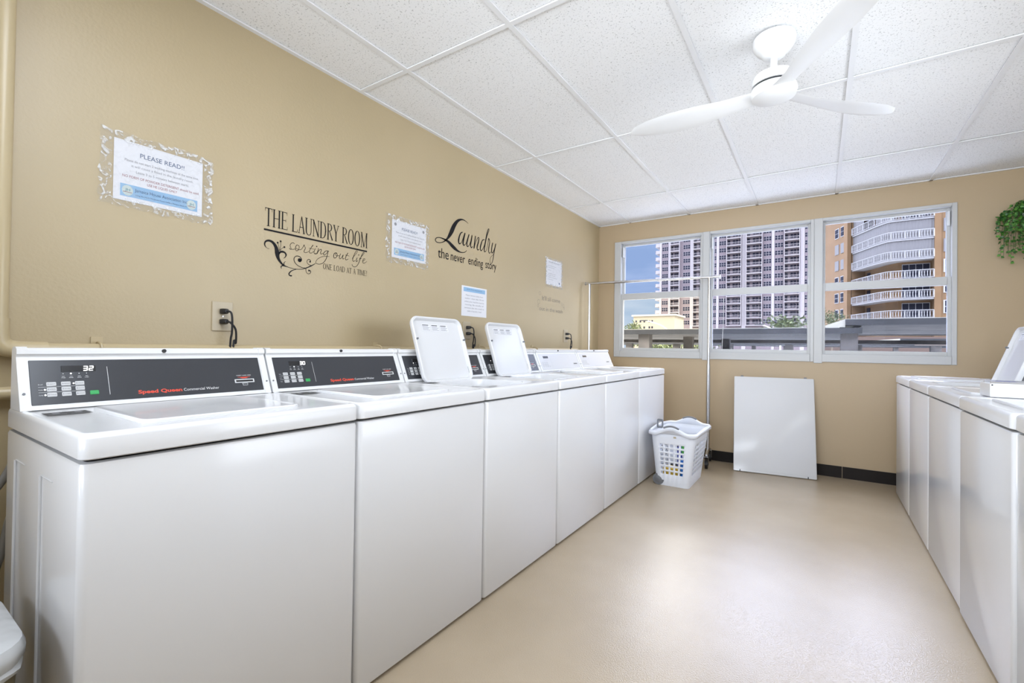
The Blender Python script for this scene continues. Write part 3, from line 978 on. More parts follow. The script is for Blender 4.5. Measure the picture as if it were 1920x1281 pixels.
SY = [0.279, 0.929, 1.586, 2.251, 2.922, 3.618, 4.337]
LW = [
    ('white top-load washer nearest the trash can, dark panel reading 32', 'dark', '32', False, .315),
    ('white top-load washer with lid down and dark panel reading 30', 'dark', '30', False, .315),
    ('white washer with raised lid, partly hiding its dark panel reading 150', 'dark', '150', True, .278),
    ('white washer with raised lid, next to the pair with pale grey panels', 'dark', '150', True, .254),
    ('white washer with pale grey panel and dark display, beside the raised lid', 'light', None, False, .315),
    ('white washer with pale grey panel at the window end, behind the laundry basket', 'light', None, False, .315)]
for i, (lab, sty, dg_, op, ly) in enumerate(LW):
    washer(lab, 'washers along the left wall', (0.27, SY[i], 0), 0, SY[i + 1] - SY[i] - .001, sty, dg_, op, .18, ly, ribs=(i == 0))
RY = [4.60, 3.990, 3.360, 2.662, 2.022, 1.385]
RL = ['white machine of the right row standing closest to the window wall',
      'white right-hand machine with its lid raised, second from the window wall',
      'white right-hand machine between the raised lid machine and the low white box',
      'white right-hand machine in front of the low white box with blue strip',
      'white machine cut off by the right edge of the photo']
for i in range(5):
    y1, y0 = RY[i], RY[i + 1]
    off = (0, 0, 0, -.006, 0)[i]
    washer(RL[i], 'machines along the right side', (3.223 + off, y1, 0), PI, y1 - y0 - .001, 'dark', None, i == 1, .273 if i == 1 else .18, .31, con_parts=False, lean=.115)
# ================================================================== WALL LETTERING (vinyl decals on the left wall)
def lw(y, z):
    return Vector((0.0012, y, z))


def lw2(y, z):
    return Vector((0.0016, y, z))


def strokes(data, fn, fat=1.12):
    bm = BM()
    for s in data[0]:
        ribbon(bm, [(p[0], p[1], max(p[2] * fat, .0016)) for p in s], fn, 5)
    for y, z, r in data[1]:
        disc2(bm, y, z, r, fn)
    return bm


d = tag(empty('wall_decal', (0, 1.385, 1.40)), 'black wall lettering THE LAUNDRY ROOM sorting out life with swirl', 'wall decal')
loc = d.location
sh = lambda f: (lambda y, z: f(y, z) - loc)
bm = BM()
serif2(bm, 'THE LAUNDRY ROOM', 1.103, 1.628, .083, .566, sh(lw))
build('heading_lettering', bm, 'decal', d)
bm = BM()
rect2(bm, 1.100, 1.670, 1.6065, 1.6145, sh(lw))
build('underline', bm, 'decal', d)
bm = strokes(FLOURISH, sh(lw))
build('flourish', bm, 'decal', d)
bm = strokes((SORTING[0] + SORTING2[0], SORTING[1] + SORTING2[1]), sh(lw), 1.3)
build('script_lettering', bm, 'decal', d)
bm = BM()
serif2(bm, 'ONE LOAD AT A TIME!', 1.400, 1.4745, .0285, .271, sh(lw))
build('small_lettering', bm, 'decal', d)

d = tag(empty('wall_decal', (0, 2.55, 1.66)), 'black wall lettering Laundry the never ending story', 'wall decal')
loc = d.location
bm = strokes(LAUNDRY, sh(lw), 1.45)
build('script_lettering', bm, 'decal', d)
for w_, y_, z_, wd in (('the', 2.240, 1.676, .105), ('never', 2.367, 1.678, .150), ('ending', 2.555, 1.680, .172), ('story', 2.758, 1.684, .140)):
    bm = BM()
    text2(bm, w_, y_, z_, .066 if w_ == 'the' else .060, sh(lw2), width=wd)
    build('word_lettering', bm, 'decal', d)

d = tag(empty('wall_decal', (0, 3.8, 1.42)), 'faded grey lettering It\'ll all come out in the wash', 'wall decal')
loc = d.location
bm = BM()
text2(bm, "It'll all come", 3.615, 1.520, .040, sh(lw), width=.35)
text2(bm, 'out in the wash', 3.568, 1.425, .036, sh(lw), width=.45)
build('lettering', bm, 'decal_glare', d)
bm = BM()
for y, z, r in ((3.555, 1.50, .020), (3.545, 1.462, .011), (3.575, 1.578, .016), (4.00, 1.515, .013), (4.035, 1.50, .017), (4.05, 1.475, .011)):
    ribbon(bm, [(y + r * math.cos(2 * PI * i / 14), z + r * math.sin(2 * PI * i / 14), .0025) for i in range(15)], sh(lw), smooth=False)
build('bubble_outline', bm, 'decal_glare', d)


# ================================================================== NOTICES
def sleeve(bm, y0, y1, z0_, z1, loc, amp, seed):
    rnd = random.Random(seed)
    nY, nZ = 22, 16
    g_ = [[None] * (nZ + 1) for _ in range(nY + 1)]
    for i in range(nY + 1):
        for j in range(nZ + 1):
            e = min(i, nY - i, j, nZ - j)
            y = y0 + (y1 - y0) * i / nY + (rnd.uniform(-amp, amp) if e == 0 else 0)
            z = z0_ + (z1 - z0_) * j / nZ + (rnd.uniform(-amp, amp) if e == 0 else 0)
            x = .0045 + (rnd.uniform(-.0012, .0016) if e < 3 else 0)
            g_[i][j] = bm.verts.new(Vector((x, y, z)) - loc)
    for i in range(nY):
        for j in range(nZ):
            f_ = bm.faces.new((g_[i][j], g_[i + 1][j], g_[i + 1][j + 1], g_[i][j + 1]))
            f_.material_index = 0 if (i < 2 or j < 2 or i >= nY - 2 or j >= nZ - 2) else 1


def lines(bm, L, y0, y1, z0_, z1, fn):
    """L: (text, u centre, v from the top, cap height, width) in sheet fractions"""
    W_, H_ = y1 - y0, z1 - z0_
    for s, u, v, h, w in L:
        text2(bm, s, y0 + u * W_, z1 - v * H_, h * H_, fn, width=w * W_, align='C')


def notice(label, y0, y1, z0_, z1, sl_=None, seed=1, amp=.005):
    o = tag(empty('notice_sign', (0, (y0 + y1) / 2, z0_)), label, 'notice')
    l = o.location.copy()
    bm = BM()
    box(bm, .0010, .0018, y0 - l.y, y1 - l.y, 0, z1 - z0_)
    build('paper_sheet', bm, 'paper', o)
    if sl_:
        bm = BM()
        sleeve(bm, *sl_, l, amp, seed)
        build('plastic_sleeve', bm, ['film', 'film_flat'], o, True, recalc=False)
    return o, (lambda y, z: Vector((.0022, y, z)) - l), (lambda y, z: Vector((.0026, y, z)) - l)


def banner(o, y0, y1, z0_, z1, u0, u1, v0, v1, f, f2, head, tagline):
    W_, H_ = y1 - y0, z1 - z0_
    bm = BM()
    rect2(bm, y0 + u0 * W_, y0 + u1 * W_, z1 - v1 * H_, z1 - v0 * H_, f, 0)
    b = build('blue_banner', bm, ['blue_print'], o)
    bm = BM()
    hv = v1 - v0
    lines(bm, [(head, .52, v0 + hv * .48, hv * .26, .60), (tagline, .52, v0 + hv * .80, hv * .11, .58)], y0, y1, z0_, z1, f2)
    build('banner_lettering', bm, 'navy_print', o)
    for u in (u0 + .075, u1 - .075):
        bm = BM()
        cy, cz = y0 + u * W_, z1 - (v0 + v1) / 2 * H_
        f3 = lambda y, z: f2(y, z) + Vector((.0003, 0, 0))
        rx, rz = .058 * W_, hv * .42 * H_
        bm.faces.new([bm.verts.new(f2(cy + rx * math.cos(2 * PI * i / 20), cz + rz * math.sin(2 * PI * i / 20))) for i in range(20)])
        text2(bm, 'JH', cy, cz - rz * .1, rz * .5, f3, width=rx * .9, align='C', mi=1)
        rect2(bm, cy - rx * .8, cy + rx * .8, cz - rz * .38, cz - rz * .28, f3, 2)
        build('emblem', bm, ['cream_print', 'teal_print', 'maroon_print'], o)


LN1 = [('Please do not start 2 washing machines at the same time,', .53, .335, .040, .84), ('it will cause a flood in the laundry room.', .53, .415, .040, .70)]
LN2 = [('Leave 3 to 5 minutes between starts.', .53, .505, .042, .60)]
LN3 = [('NO FORM OF POWDER DETERGENT should be used', .52, .605, .042, .86), ('USE HE LIQUID ONLY', .52, .675, .042, .34)]
A_ = (.565, .848, 1.603, 1.821)
o, f, f2 = notice('notice in a crinkled clear sleeve, PLEASE READ, nearest the left edge', *A_, (.526, .884, 1.578, 1.848), 3, .006)
bm = BM(); lines(bm, [('PLEASE READ!!', .52, .225, .075, .50)], *A_, f); build('heading_lettering', bm, 'navy_print', o)
bm = BM(); lines(bm, LN1 + LN2, *A_, f); build('body_lettering', bm, 'print_grey', o)
bm = BM(); lines(bm, LN3, *A_, f); build('warning_lettering', bm, 'maroon_print', o)
banner(o, *A_, .07, .94, .72, .925, f, f2, 'Jamaica House Association Inc.', 'Living The Life At The Jamaica House Condo in Pompano Beach, FL')

A_ = (1.846, 2.128, 1.612, 1.836)
o, f, f2 = notice('notice in clear sleeve between the two black wall letterings', *A_, (1.797, 2.15, 1.577, 1.862), 5, .004)
bm = BM(); lines(bm, [('PLEASE READ!!', .50, .235, .07, .46)], *A_, f); build('heading_lettering', bm, 'navy_print', o)
bm = BM(); lines(bm, LN1 + LN2, *A_, f); build('body_lettering', bm, 'print_grey', o)
bm = BM(); lines(bm, LN3, *A_, f); build('warning_lettering', bm, 'maroon_print', o)
for u in (.09, .91):
    bm = BM()
    disc2(bm, A_[0] + u * (A_[1] - A_[0]), A_[3] - .115 * (A_[3] - A_[2]), .0095, f, 16)
    build('pin_dot', bm, 'print_grey', o)
banner(o, *A_, .06, .94, .74, .93, f, f2, 'Jamaica House Association Inc.', 'Living The Life At The Jamaica House Condo')

A_ = (2.486, 2.778, 1.308, 1.522)
o, f, f2 = notice('small notice with blue heading, right above the outlet between the raised lids', *A_)
bm = BM()
lines(bm, [('Please remove clothes from', .50, .325, .05, .68), ('washer / dryer after 30 min', .50, .43, .05, .76), ('unless your machine must be', .50, .535, .05, .78), ('running. Be mindful of', .50, .64, .05, .74), ('someone else who needs to', .50, .745, .05, .78), ('take a laundry load', .50, .85, .05, .56)], *A_, f)
build('body_lettering', bm, 'print_grey', o)
bm = BM(); rect2(bm, A_[0] + .02, A_[1] - .02, A_[3] - .040, A_[3] - .010, f); build('blue_banner', bm, 'blue_print', o)
bm = BM(); lines(bm, [('Jamaica House Association Inc.', .5, .12, .035, .62)], *A_, f2); build('banner_lettering', bm, 'navy_print', o)

A_ = (3.685, 3.985, 1.675, 1.910)
o, f, f2 = notice('white notice high on the wall near the window, above faded lettering', *A_, (3.662, 4.003, 1.652, 1.928), 9, .004)
bm = BM()
lines(bm, [('LAUNDRY ROOM RULES', .5, .12, .05, .70)], *A_, f)
for k, v in enumerate((.24, .31, .42, .55, .62, .70, .78)):
    u1 = (.62, .5, .25, .6, .55, .7, .4)[k]
    rect2(bm, A_[0] + .025, A_[0] + .025 + u1 * .26, A_[3] - v * .235 - .002, A_[3] - v * .235, f)
build('body_lettering', bm, 'print_grey', o)
bm = BM(); disc2(bm, A_[1] - .045, A_[2] + .03, .010, f); build('emblem', bm, 'navy_print', o)

# ================================================================== PIPES, OUTLETS, CORDS
o = tag(empty('wall_pipe', (.036, .295, 1.075)), 'tan painted pipe running down the left edge, then along the wall behind consoles', 'pipe')
l = o.location.copy()
bm = BM()
tube(bm, [Vector((.036, .293, H)) - l, Vector((.036, .293, 1.16)) - l], .023, 14, smooth=False)
tube(bm, [Vector((.036, .293, 1.16)) - l, Vector((.036, .294, 1.10)) - l, Vector((.036, .305, 1.076)) - l, Vector((.036, .33, 1.066)) - l, Vector((.036, .40, 1.064)) - l], .0265, 14)
tube(bm, [Vector((.036, .40, 1.064)) - l, Vector((.036, 4.28, 1.064)) - l], .022, 14, smooth=False)
build('pipe', bm, 'pipe', o, True)
for y in (.53, 1.737, 2.70, 3.45):
    bm = BM()
    box(bm, -.034, -.030, y - .016 - l.y, y + .016 - l.y, -.012, .034)
    tube(bm, [(-.032, y - l.y, .012), (-.01, y - l.y, .016), (.018, y - l.y, .008), (.026, y - l.y, -.012)], .004, 8)
    build('pipe_strap', bm, 'pipe', o)
o = build('wall_pipe', BM(), 'pipe')
bpy.data.objects.remove(o)
bm = BM()
tube(bm, [(.036, -.6, .932), (.036, .2, .932), (.036, 3.9, .932)], .020, 14, smooth=False)
tag(build('lower_wall_pipe', bm, 'pipe', None, True), 'lower tan pipe on the wall at the far left, beside first console', 'pipe')


def outlet(label, y, z, plugs, group):
    o = tag(empty('wall_outlet', (0, y, z - .062)), label, 'outlet')
    bm = BM()
    box(bm, 0, .006, -.041, .041, 0, .124, bevel=.003)
    pl = build('cover_plate', bm, 'outlet', o)
    for dz in (.040, .083):
        bm = BM()
        loft(bm, [[(.0058, a, b) for a, b in rrect(-.017, .017, dz - .015, dz + .015, .012, 5)], [(.008, a, b) for a, b in rrect(-.016, .016, dz - .014, dz + .014, .011, 5)]], False, True)
        build('receptacle', bm, 'outlet', o)
    bm = BM()
    cyl(bm, (.006, 0, .062), (.0075, 0, .062), .003, n=10)
    build('screw', bm, 'steel', o)
    for k, dz in enumerate((.083, .040)):
        p = tag(empty('power_cord', (0.008, y, z - .062 + dz)), plugs[k], 'power cord', group)
        bm = BM()
        loft(bm, [[(x, a, b) for a, b in rrect(-w, w, -h, h, .006, 3)] for x, w, h in ((.0005, .014, .011), (.016, .014, .011), (.026, .011, .010), (.034, .007, .007))], True, True)
        build('plug', bm, 'cord', p, True)
        bm = BM()
        zz = z - .062 + dz
        e = .014 if k == 0 else .030
        tube(bm, [(.034, 0, 0), (.046, .010, -.006), (.052, e * .9, -.035), (.048, e, -.09), (.044, e * .8, 1.10 - zz), (.042, e * .7, .98 - zz), (.05, .02, .80 - zz)], .0042, 8)
        build('cord', bm, 'cord', p, True)


outlet('tan wall outlet with two black plugs below THE LAUNDRY ROOM lettering', .933, 1.205, ['black cord in the upper socket above the first washer', 'black cord in the lower socket above the first washer'], 'cords by the first washer')
outlet('wall outlet peeking out right of the nearer raised washer lid', 2.545, 1.205, ['upper black plug and cord between the raised lids', 'lower black plug and cord between the raised lids'], 'cords between the raised lids')
outlet('wall outlet above the pale grey console near the window', 4.085, 1.205, ['upper black plug and cord above the pale grey consoles', 'lower black plug and cord above the pale grey consoles'], 'cords near the window')

for lab, pts, g_ in (('grey braided hose, upper of two behind the first washer', [(.13, .42, .86), (.12, .335, .765), (.11, .300, .685), (.10, .22, .55), (.09, .14, .40), (.08, .10, .18), (.07, .10, .012)], .011),
                     ('grey braided hose, lower of two behind the first washer', [(.15, .40, .80), (.14, .345, .66), (.12, .318, .58), (.11, .302, .48), (.10, .27, .36), (.09, .20, .18), (.08, .15, .012)], .011)):
    bm = BM()
    tube(bm, pts, g_, 10)
    tag(build('supply_hose', bm, 'hose', None, True), lab, 'hose')

# ================================================================== BIN
def rr_ring(x0, x1, y0, y1, r, z, n=6):
    return [(a, b, z) for a, b in rrect(x0, x1, y0, y1, r, n)]


o = tag(empty('trash_can', (.645, .055, 0)), 'tan trash can in the lower left corner beside the first washer', 'trash can')
bm = BM()
loft(bm, [rr_ring(-.12, .12, -.14, .14, .06, 0), rr_ring(-.165, .165, -.19, .178, .07, .465), rr_ring(-.160, .160, -.185, .173, .068, .465), rr_ring(-.115, .115, -.135, .135, .055, .012)], True, True)
build('body', bm, 'bin', o, True)
bm = BM()
rnd = random.Random(4)
def wav(ring, a, s):
    out = []
    for i, p in enumerate(ring):
        k = 1 + a * math.sin(i * 2.1 + s) * .5 + rnd.uniform(-a, a) * .5
        out.append((p[0] * k, p[1] * k if p[1] < 0 else p[1] * min(k, 1.0), p[2] + rnd.uniform(-a, a) * .25))
    return out
rg = [wav(rr_ring(-.166, .166, -.191, .180, .07, .440), .010, 0), wav(rr_ring(-.172, .172, -.196, .184, .075, .450), .012, 1), wav(rr_ring(-.168, .168, -.193, .181, .073, .458), .008, 1.5),
      wav(rr_ring(-.174, .174, -.199, .186, .078, .470), .008, 2), rr_ring(-.176, .176, -.2, .187, .08, .485), rr_ring(-.170, .170, -.195, .182, .078, .500), rr_ring(-.155, .155, -.18, .168, .07, .506),
      rr_ring(-.11, .11, -.13, .12, .055, .500), rr_ring(-.05, .05, -.06, .06, .03, .494)]
loft(bm, rg, False, True)
bo = build('bin_liner', bm, 'bag', None, True, loc=(.645, .055, 0))
tag(bo, 'white plastic liner folded over the trash can rim at lower left', 'bag')

# ================================================================== GARMENT RACK
o = tag(empty('garment_rack', (.65, 4.56, 0), math.atan2(.12, 1.165)), 'chrome rolling garment rack in front of the windows', 'clothes rack')
xl, xr, zt = -.587, .583, 1.772
bm = BM(); tube(bm, [(xl - .035, 0, zt), (xr + .085, 0, zt)], .0125, 12, smooth=False); tp = build('top_bar', bm, 'chrome', o, True)
bm = BM(); cyl(bm, (xr + .085, 0, zt), (xr + .10, 0, zt), .019, n=14); build('end_cap', bm, 'white', tp, True)
bm = BM(); cyl(bm, (xl - .035, 0, zt), (xl - .045, 0, zt), .016, n=14); build('end_cap', bm, 'steel', tp, True)
for x in (xl, xr):
    bm = BM(); cyl(bm, (x, 0, .92), (x, 0, zt), .0125, n=14); p = build('upper_post', bm, 'chrome', o, True)
    bm = BM(); cyl(bm, (x, 0, 1.38), (x, -.018, 1.38), .004, n=8); build('push_button', bm, 'steel', p)
    bm = BM(); cyl(bm, (x, 0, .155), (x, 0, .955), .0165, n=14); build('lower_post', bm, 'chrome', o, True)
    bm = BM(); tube(bm, [(x, -.13, .115), (x, -.11, .13), (x, .03, .16), (x, .18, .13), (x, .205, .115)], .014, 10); bs = build('base_leg', bm, 'chrome', o, True)
    for y in (-.13, .205):
        cs = empty('caster', (x, y, 0)); cs.parent = o
        bm = BM(); cyl(bm, (-.012, .022, .045), (.012, .022, .045), .045, n=22); cyl(bm, (-.0145, .022, .045), (.0145, .022, .045), .014, n=12); build('wheel', bm, 'black', cs, True)
        bm = BM()
        for sx in (-.018, .016):
            loft(bm, [[(sx, -.012, .112), (sx, .018, .112), (sx, .034, .04), (sx, .012, .038)], [(sx + .002, -.012, .112), (sx + .002, .018, .112), (sx + .002, .034, .04), (sx + .002, .012, .038)]])
        box(bm, -.018, .018, -.014, .02, .110, .114)
        build('fork', bm, 'steel', cs)
bm = BM(); tube(bm, [(xl, 0, .17), (xr, 0, .17)], .011, 10, smooth=False); build('bottom_bar', bm, 'chrome', o, True)

bm = BM()
tube(bm, [(1.315, YF - .022, 1.60), (1.312, YF - .021, 1.35), (1.303, YF - .022, 1.085)], .0022, 6)
tag(build('pull_cord', bm, 'white', None, True), 'thin white cord hanging in front of the middle window', 'cord')

# ================================================================== LAUNDRY BASKET
o = tag(empty('laundry_basket', (1.125, 4.0, 0)), 'white wheeled laundry basket with square holes beside the end washer', 'laundry basket')
BX, BY, BH = .128, .235, .44


def bpt(s, z):
    """s: (side, t) -> point on the tapered rounded wall"""
    k = z / BH
    hx, hy, r = BX + .045 * k, BY + .06 * k, .038 + .018 * k
    cx = .01 * k
    side, t = s
    if side == 0: p = (-hx + r + t * 2 * (hx - r), -hy)            # front (towards the camera)
    elif side == 2: p = (hx, -hy + r + t * 2 * (hy - r))
    elif side == 4: p = (hx - r - t * 2 * (hx - r), hy)
    elif side == 6: p = (-hx, hy - r - t * 2 * (hy - r))
    else:
        c_ = {1: (hx - r, -hy + r, -90), 3: (hx - r, hy - r, 0), 5: (-hx + r, hy - r, 90), 7: (-hx + r, -hy + r, 180)}[side]
        a = R(c_[2] + 90 * t)
        p = (c_[0] + r * math.cos(a), c_[1] + r * math.sin(a))
    return Vector((p[0] + cx, p[1], z))


def cuts(n, solid):
    """n holes along a side: list of (t0, t1, hole?)"""
    u = 1.0 / (n + (n + 1) * solid)
    out, t = [], 0
    for i in range(n):
        out.append((t, t + u * solid, False)); t += u * solid
        out.append((t, t + u, True)); t += u
    out.append((t, 1.0, False))
    return out


cols = []
for side, n_ in ((0, 5), (1, 0), (2, 8), (3, 0), (4, 5), (5, 0), (6, 8), (7, 0)):
    if n_:
        cols += [(side, a, b, h) for a, b, h in cuts(n_, .62 if n_ == 5 else .8)]
    else:
        cols += [(side, i / 4, (i + 1) / 4, False) for i in range(4)]
zr = [(.0, .095, False)]
z = .095
for i in range(7):
    zr.append((z, z + .0225, True)); z += .0225
    zr.append((z, z + .0145, False)); z += .0145
zr.append((z, .39, False)); zr.append((.39, .425, False))
bm = BM()
vc = {}


def vv(s, t, z):
    p = bpt((s, t), z)
    key = (round(p.x, 5), round(p.y, 5), round(p.z, 5))
    if key not in vc:
        vc[key] = bm.verts.new(p)
    return vc[key]


for s, a, b, h in cols:
    for z0_, z1, hz in zr:
        if h and hz:
            continue
        try:
            bm.faces.new((vv(s, a, z0_), vv(s, b, z0_), vv(s, b, z1), vv(s, a, z1)))
        except ValueError:
            pass
bt = [bpt((s, a), 0) for s, a, b, h in cols]
bm.faces.new([vv(s, a, 0) for s, a, b, h in reversed(cols)])
body = build('body', bm, 'basket', o, True)
md = body.modifiers.new('solid', 'SOLIDIFY'); md.thickness = .003; md.offset = -1
# rolled rim rising to a carry handle at the middle of the two short sides
bm = BM()
ringp = [(s, t) for s, a, b, h in cols for t in ([a] if s % 2 else [a, (a + b) / 2])]


def rimz(s, t):
    if s in (0, 4): return .425 + .042 * max(0, math.sin(PI * t)) ** 1.5
    if s in (2, 6): return .425 + .012 * math.sin(PI * t)
    return .425


rings = [[], [], [], [], []]
for s, t in ringp:
    p0 = bpt((s, t), .425)
    c_ = Vector((p0.x - .01, p0.y, 0)).normalized()
    zz = rimz(s, t)
    for k, (dx, dz) in enumerate(((0, .425 - zz), (.002, .012), (.016, .018), (.030, .006), (.030, -.016))):
        q = p0 + c_ * dx
        rings[k].append((q.x, q.y, (zz + dz) if k else .42))
loft(bm, rings, False, False)
rim = build('rim', bm, 'basket', o, True)
md = rim.modifiers.new('solid', 'SOLIDIFY'); md.thickness = .003
for sd_, yy in ((0, -1), (4, 1)):
    bm = BM()
    P = []
    for t in [.25 + .05 * i for i in range(11)]:
        tt = t
        p0 = bpt((sd_, tt), .425)
        P.append((p0.x, p0.y + yy * .016, rimz(sd_, tt) + .019))
    tube(bm, P, .0085, 8)
    build('grip', bm, 'grey_plastic', o, True)
bm = BM()
hx_ = -BX - .03
outer = rrect(-.045, .045, .0, .075, .018, 4); inner = rrect(-.028, .028, .017, .058, .010, 4)
for P_, Q_ in ((outer, inner),):
    loft(bm, [[(hx_ - .008, a, .43 + b) for a, b in P_], [(hx_ + .008, a, .43 + b) for a, b in P_], [(hx_ + .008, a, .43 + b) for a, b in Q_], [(hx_ - .008, a, .43 + b) for a, b in Q_], [(hx_ - .008, a, .43 + b) for a, b in P_]], False, False)
for v in bm.verts:      # turned to face the aisle
    v.co = Vector((hx_ + .02 + v.co.y * .55, -.09 + (v.co.x - hx_), v.co.z))
build('pull_handle', bm, 'grey_plastic', o, True)
for y in (-BY - .006, BY - .018):
    bm = BM()
    cyl(bm, (-BX + .022, y, .045), (-BX + .022, y + .024, .045), .045, n=26)
    cyl(bm, (-BX + .022, y - .003, .045), (-BX + .022, y, .045), .026, .030, n=20)
    cyl(bm, (-BX + .022, y - .006, .045), (-BX + .022, y - .002, .045), .009, n=14)
    build('wheel', bm, 'grey_plastic', o, True)
bm = BM(); box(bm, .025, .045, -BY - .066, -BY - .062, .395, .408); build('label_plate', bm, 'outlet', o)
# what is inside
bx_, by_ = 1.125, 4.0
bm = BM(); box(bm, -.065, .058, -.05, .05, 0, .135, bevel=.003)
tag(build('detergent_carton', bm, 'yellow', None, loc=(bx_ - .012, by_ - .165, .004)), 'yellow carton seen through lower holes of the basket', 'box')
bm = BM()
loft(bm, [rr_ring(-.026, .026, -.05, .05, .014, 0), rr_ring(-.028, .028, -.052, .052, .016, .02), rr_ring(-.028, .028, -.052, .052, .016, .205), rr_ring(-.014, .014, -.02, .02, .01, .222)], True, True)
b = build('detergent_bottle', bm, 'blue', None, True, loc=(bx_ + .082, by_ - .160, .004)); tag(b, 'blue bottle seen through the right column of basket holes', 'bottle')
bm = BM(); lathe(bm, [(.022, .222), (.022, .245), (.018, .25)], (0, 0, 0), 16); build('cap', bm, 'white', b, True)
bm = BM(); box(bm, -.022, .022, -.045, .045, 0, .085, bevel=.008)
tag(build('green_pouch', bm, 'greenp', None, loc=(bx_ + .085, by_ - .165, .256)), 'green pouch on top of the blue bottle in the basket', 'pouch')
bm = BM(); lathe(bm, [(.024, 0), (.025, .02), (.025, .28), (.012, .30), (.012, .33)], (0, 0, 0), 18)
tag(build('navy_bottle', bm, 'navy', None, True, loc=(bx_ + .026, by_ - .075, .004)), 'dark blue bottle standing behind the yellow carton in the basket', 'bottle')

# ================================================================== LEANING PANEL
ax, ay, bx2, by2 = 1.455, 4.585, 2.085, 4.668
wv = Vector((bx2 - ax, by2 - ay, 0)); PWd = wv.length
o = tag(empty('leaning_panel', (ax, ay, 0), math.atan2(wv.y, wv.x)), 'white enamel panel leaning against the wall under the windows', 'panel')
th = math.atan2(.215, .835); PH = .865
def pp(x, t, v):
    return Vector((x, math.sin(th) * v + math.cos(th) * t, math.cos(th) * v - math.sin(th) * t + .006))
bm = BM()
ro = [rrect(i, PWd - i, i, PH - i, .008, 4) for i in (.004, 0, 0)]
loft(bm, [[pp(a, 0, b) for a, b in ro[0]], [pp(a, .004, b) for a, b in ro[1]], [pp(a, .022, b) for a, b in ro[2]]], True, True)
build('sheet', bm, 'enamel', o, True)
bm = BM()
quad(bm, [pp(.004, -.0006, .018), pp(PWd - .004, -.0006, .018), pp(PWd - .004, -.0006, .021), pp(.004, -.0006, .021)])
build('bottom_fold', bm, 'button', o)
for x in (.055, PWd - .075):
    bm = BM()
    for a, b, c_, d_ in ((x, x + .022, .006, .010),):
        vs = box(bm, 0, 1, 0, 1, 0, 1)
        for v in bm.verts:
            v.co = pp(a + v.co.x * (b - a), .010 + v.co.y * .004, PH - .004 + v.co.z * .016)
    build('top_clip', bm, 'grey_plastic', o)
for x in (.05, PWd - .066):
    bm = BM()
    rect2(bm, x, x + .007, .0, .016, lambda a, b: pp(a, -.0008, b))
    build('bottom_slot', bm, 'black', o)

# ================================================================== BOX ON THE RIGHT MACHINES
o = tag(empty('metal_box', (2.676, 2.665, DT)), 'low white metal box with a blue strip, lying on the right machines', 'box')
bm = BM(); box(bm, 0, .34, 0, .145, 0.002, .058, bevel=.003); build('body', bm, 'enamel', o)
bm = BM(); box(bm, .004, .336, .012, .018, .058, .066); box(bm, .004, .336, .10, .106, .058, .068); build('rail', bm, 'chrome', o)
bm = BM(); box(bm, .04, .105, .03, .085, .058, .064, bevel=.002); build('blue_strip', bm, 'navy', o)
bm = BM(); cyl(bm, (.006, 0, .052), (.006, -.002, .052), .003, n=8); build('screw', bm, 'black', o)

# ================================================================== CEILING FAN
FX, FY = 1.918, 2.30
o = tag(empty('ceiling_fan', (FX, FY, H)), 'white three-blade ceiling fan hanging from the tiled ceiling', 'ceiling fan')
bm = BM(); lathe(bm, [(.082, -.002), (.085, -.012), (.082, -.034), (.068, -.058), (.050, -.072), (.047, -.080), (.036, -.088), (.018, -.092)], n=36); build('canopy', bm, 'fan', o, True)
bm = BM(); cyl(bm, (0, 0, -.09), (0, 0, -.165), .0135, n=16); build('downrod', bm, 'fan', o, True)
bm = BM(); lathe(bm, [(.022, -.135), (.024, -.150), (.050, -.158), (.078, -.168), (.086, -.185), (.087, -.212)], n=36); build('motor_housing', bm, 'fan', o, True)
bm = BM(); lathe(bm, [(.080, -.212), (.080, -.222)], n=36); build('motor_gap', bm, 'black', o, True)
bm = BM(); lathe(bm, [(.087, -.222), (.092, -.240), (.085, -.262), (.05, -.275), (.02, -.278)], n=36); hub = build('blade_hub', bm, 'fan', o, True)
for ang in (176, 47, -60):
    bm = BM()
    stn = [(.05, .045, 8, -.245), (.12, .046, 14, -.248), (.20, .052, 16, -.252), (.32, .070, 14, -.252), (.44, .078, 11, -.250), (.55, .070, 8, -.247), (.62, .048, 6, -.245), (.655, .015, 5, -.244)]
    rings = []
    for r_, hw, tw, zz in stn:
        c_, s_ = math.cos(R(tw)), math.sin(R(tw))
        pr = []
        for i in range(12):
            a = 2 * PI * i / 12
            yy = hw * math.cos(a); th_ = .0045 * math.sin(a)
            pr.append((r_, yy * c_ - th_ * s_, zz + yy * s_ + th_ * c_))
        rings.append(pr)
    loft(bm, rings, True, True)
    build('blade', bm, 'fan', o, True, rot=(0, 0, R(ang)))

# ================================================================== HANGING PLANT
px_, py_, pz_ = 3.385, 4.775, 1.98
o = tag(empty('potted_plant', (px_, py_, pz_)), 'trailing green ivy in a white pot hung beside the right window', 'plant')
bm = BM(); lathe(bm, [(.055, 0), (.062, .01), (.078, .11), (.082, .115), (.080, .125), (.070, .125), (.066, .10)], n=28, cap1=False); build('pot', bm, 'ceramic', o, True)
bm = BM(); lathe(bm, [(.069, .105)] * 1 + [(.01, .108)], n=20, cap0=False); build('soil', bm, 'bark', o)
bm = BM()
for a in range(3):
    an = 2 * PI * a / 3
    tube(bm, [(.078 * math.cos(an), .078 * math.sin(an), .118), (.02 * math.cos(an), .02 * math.sin(an), .40), (0, 0, H - pz_)], .0012, 5, smooth=False)
build('hanger', bm, 'white', o)
rnd = random.Random(12)
bl, bs_ = BM(), BM()


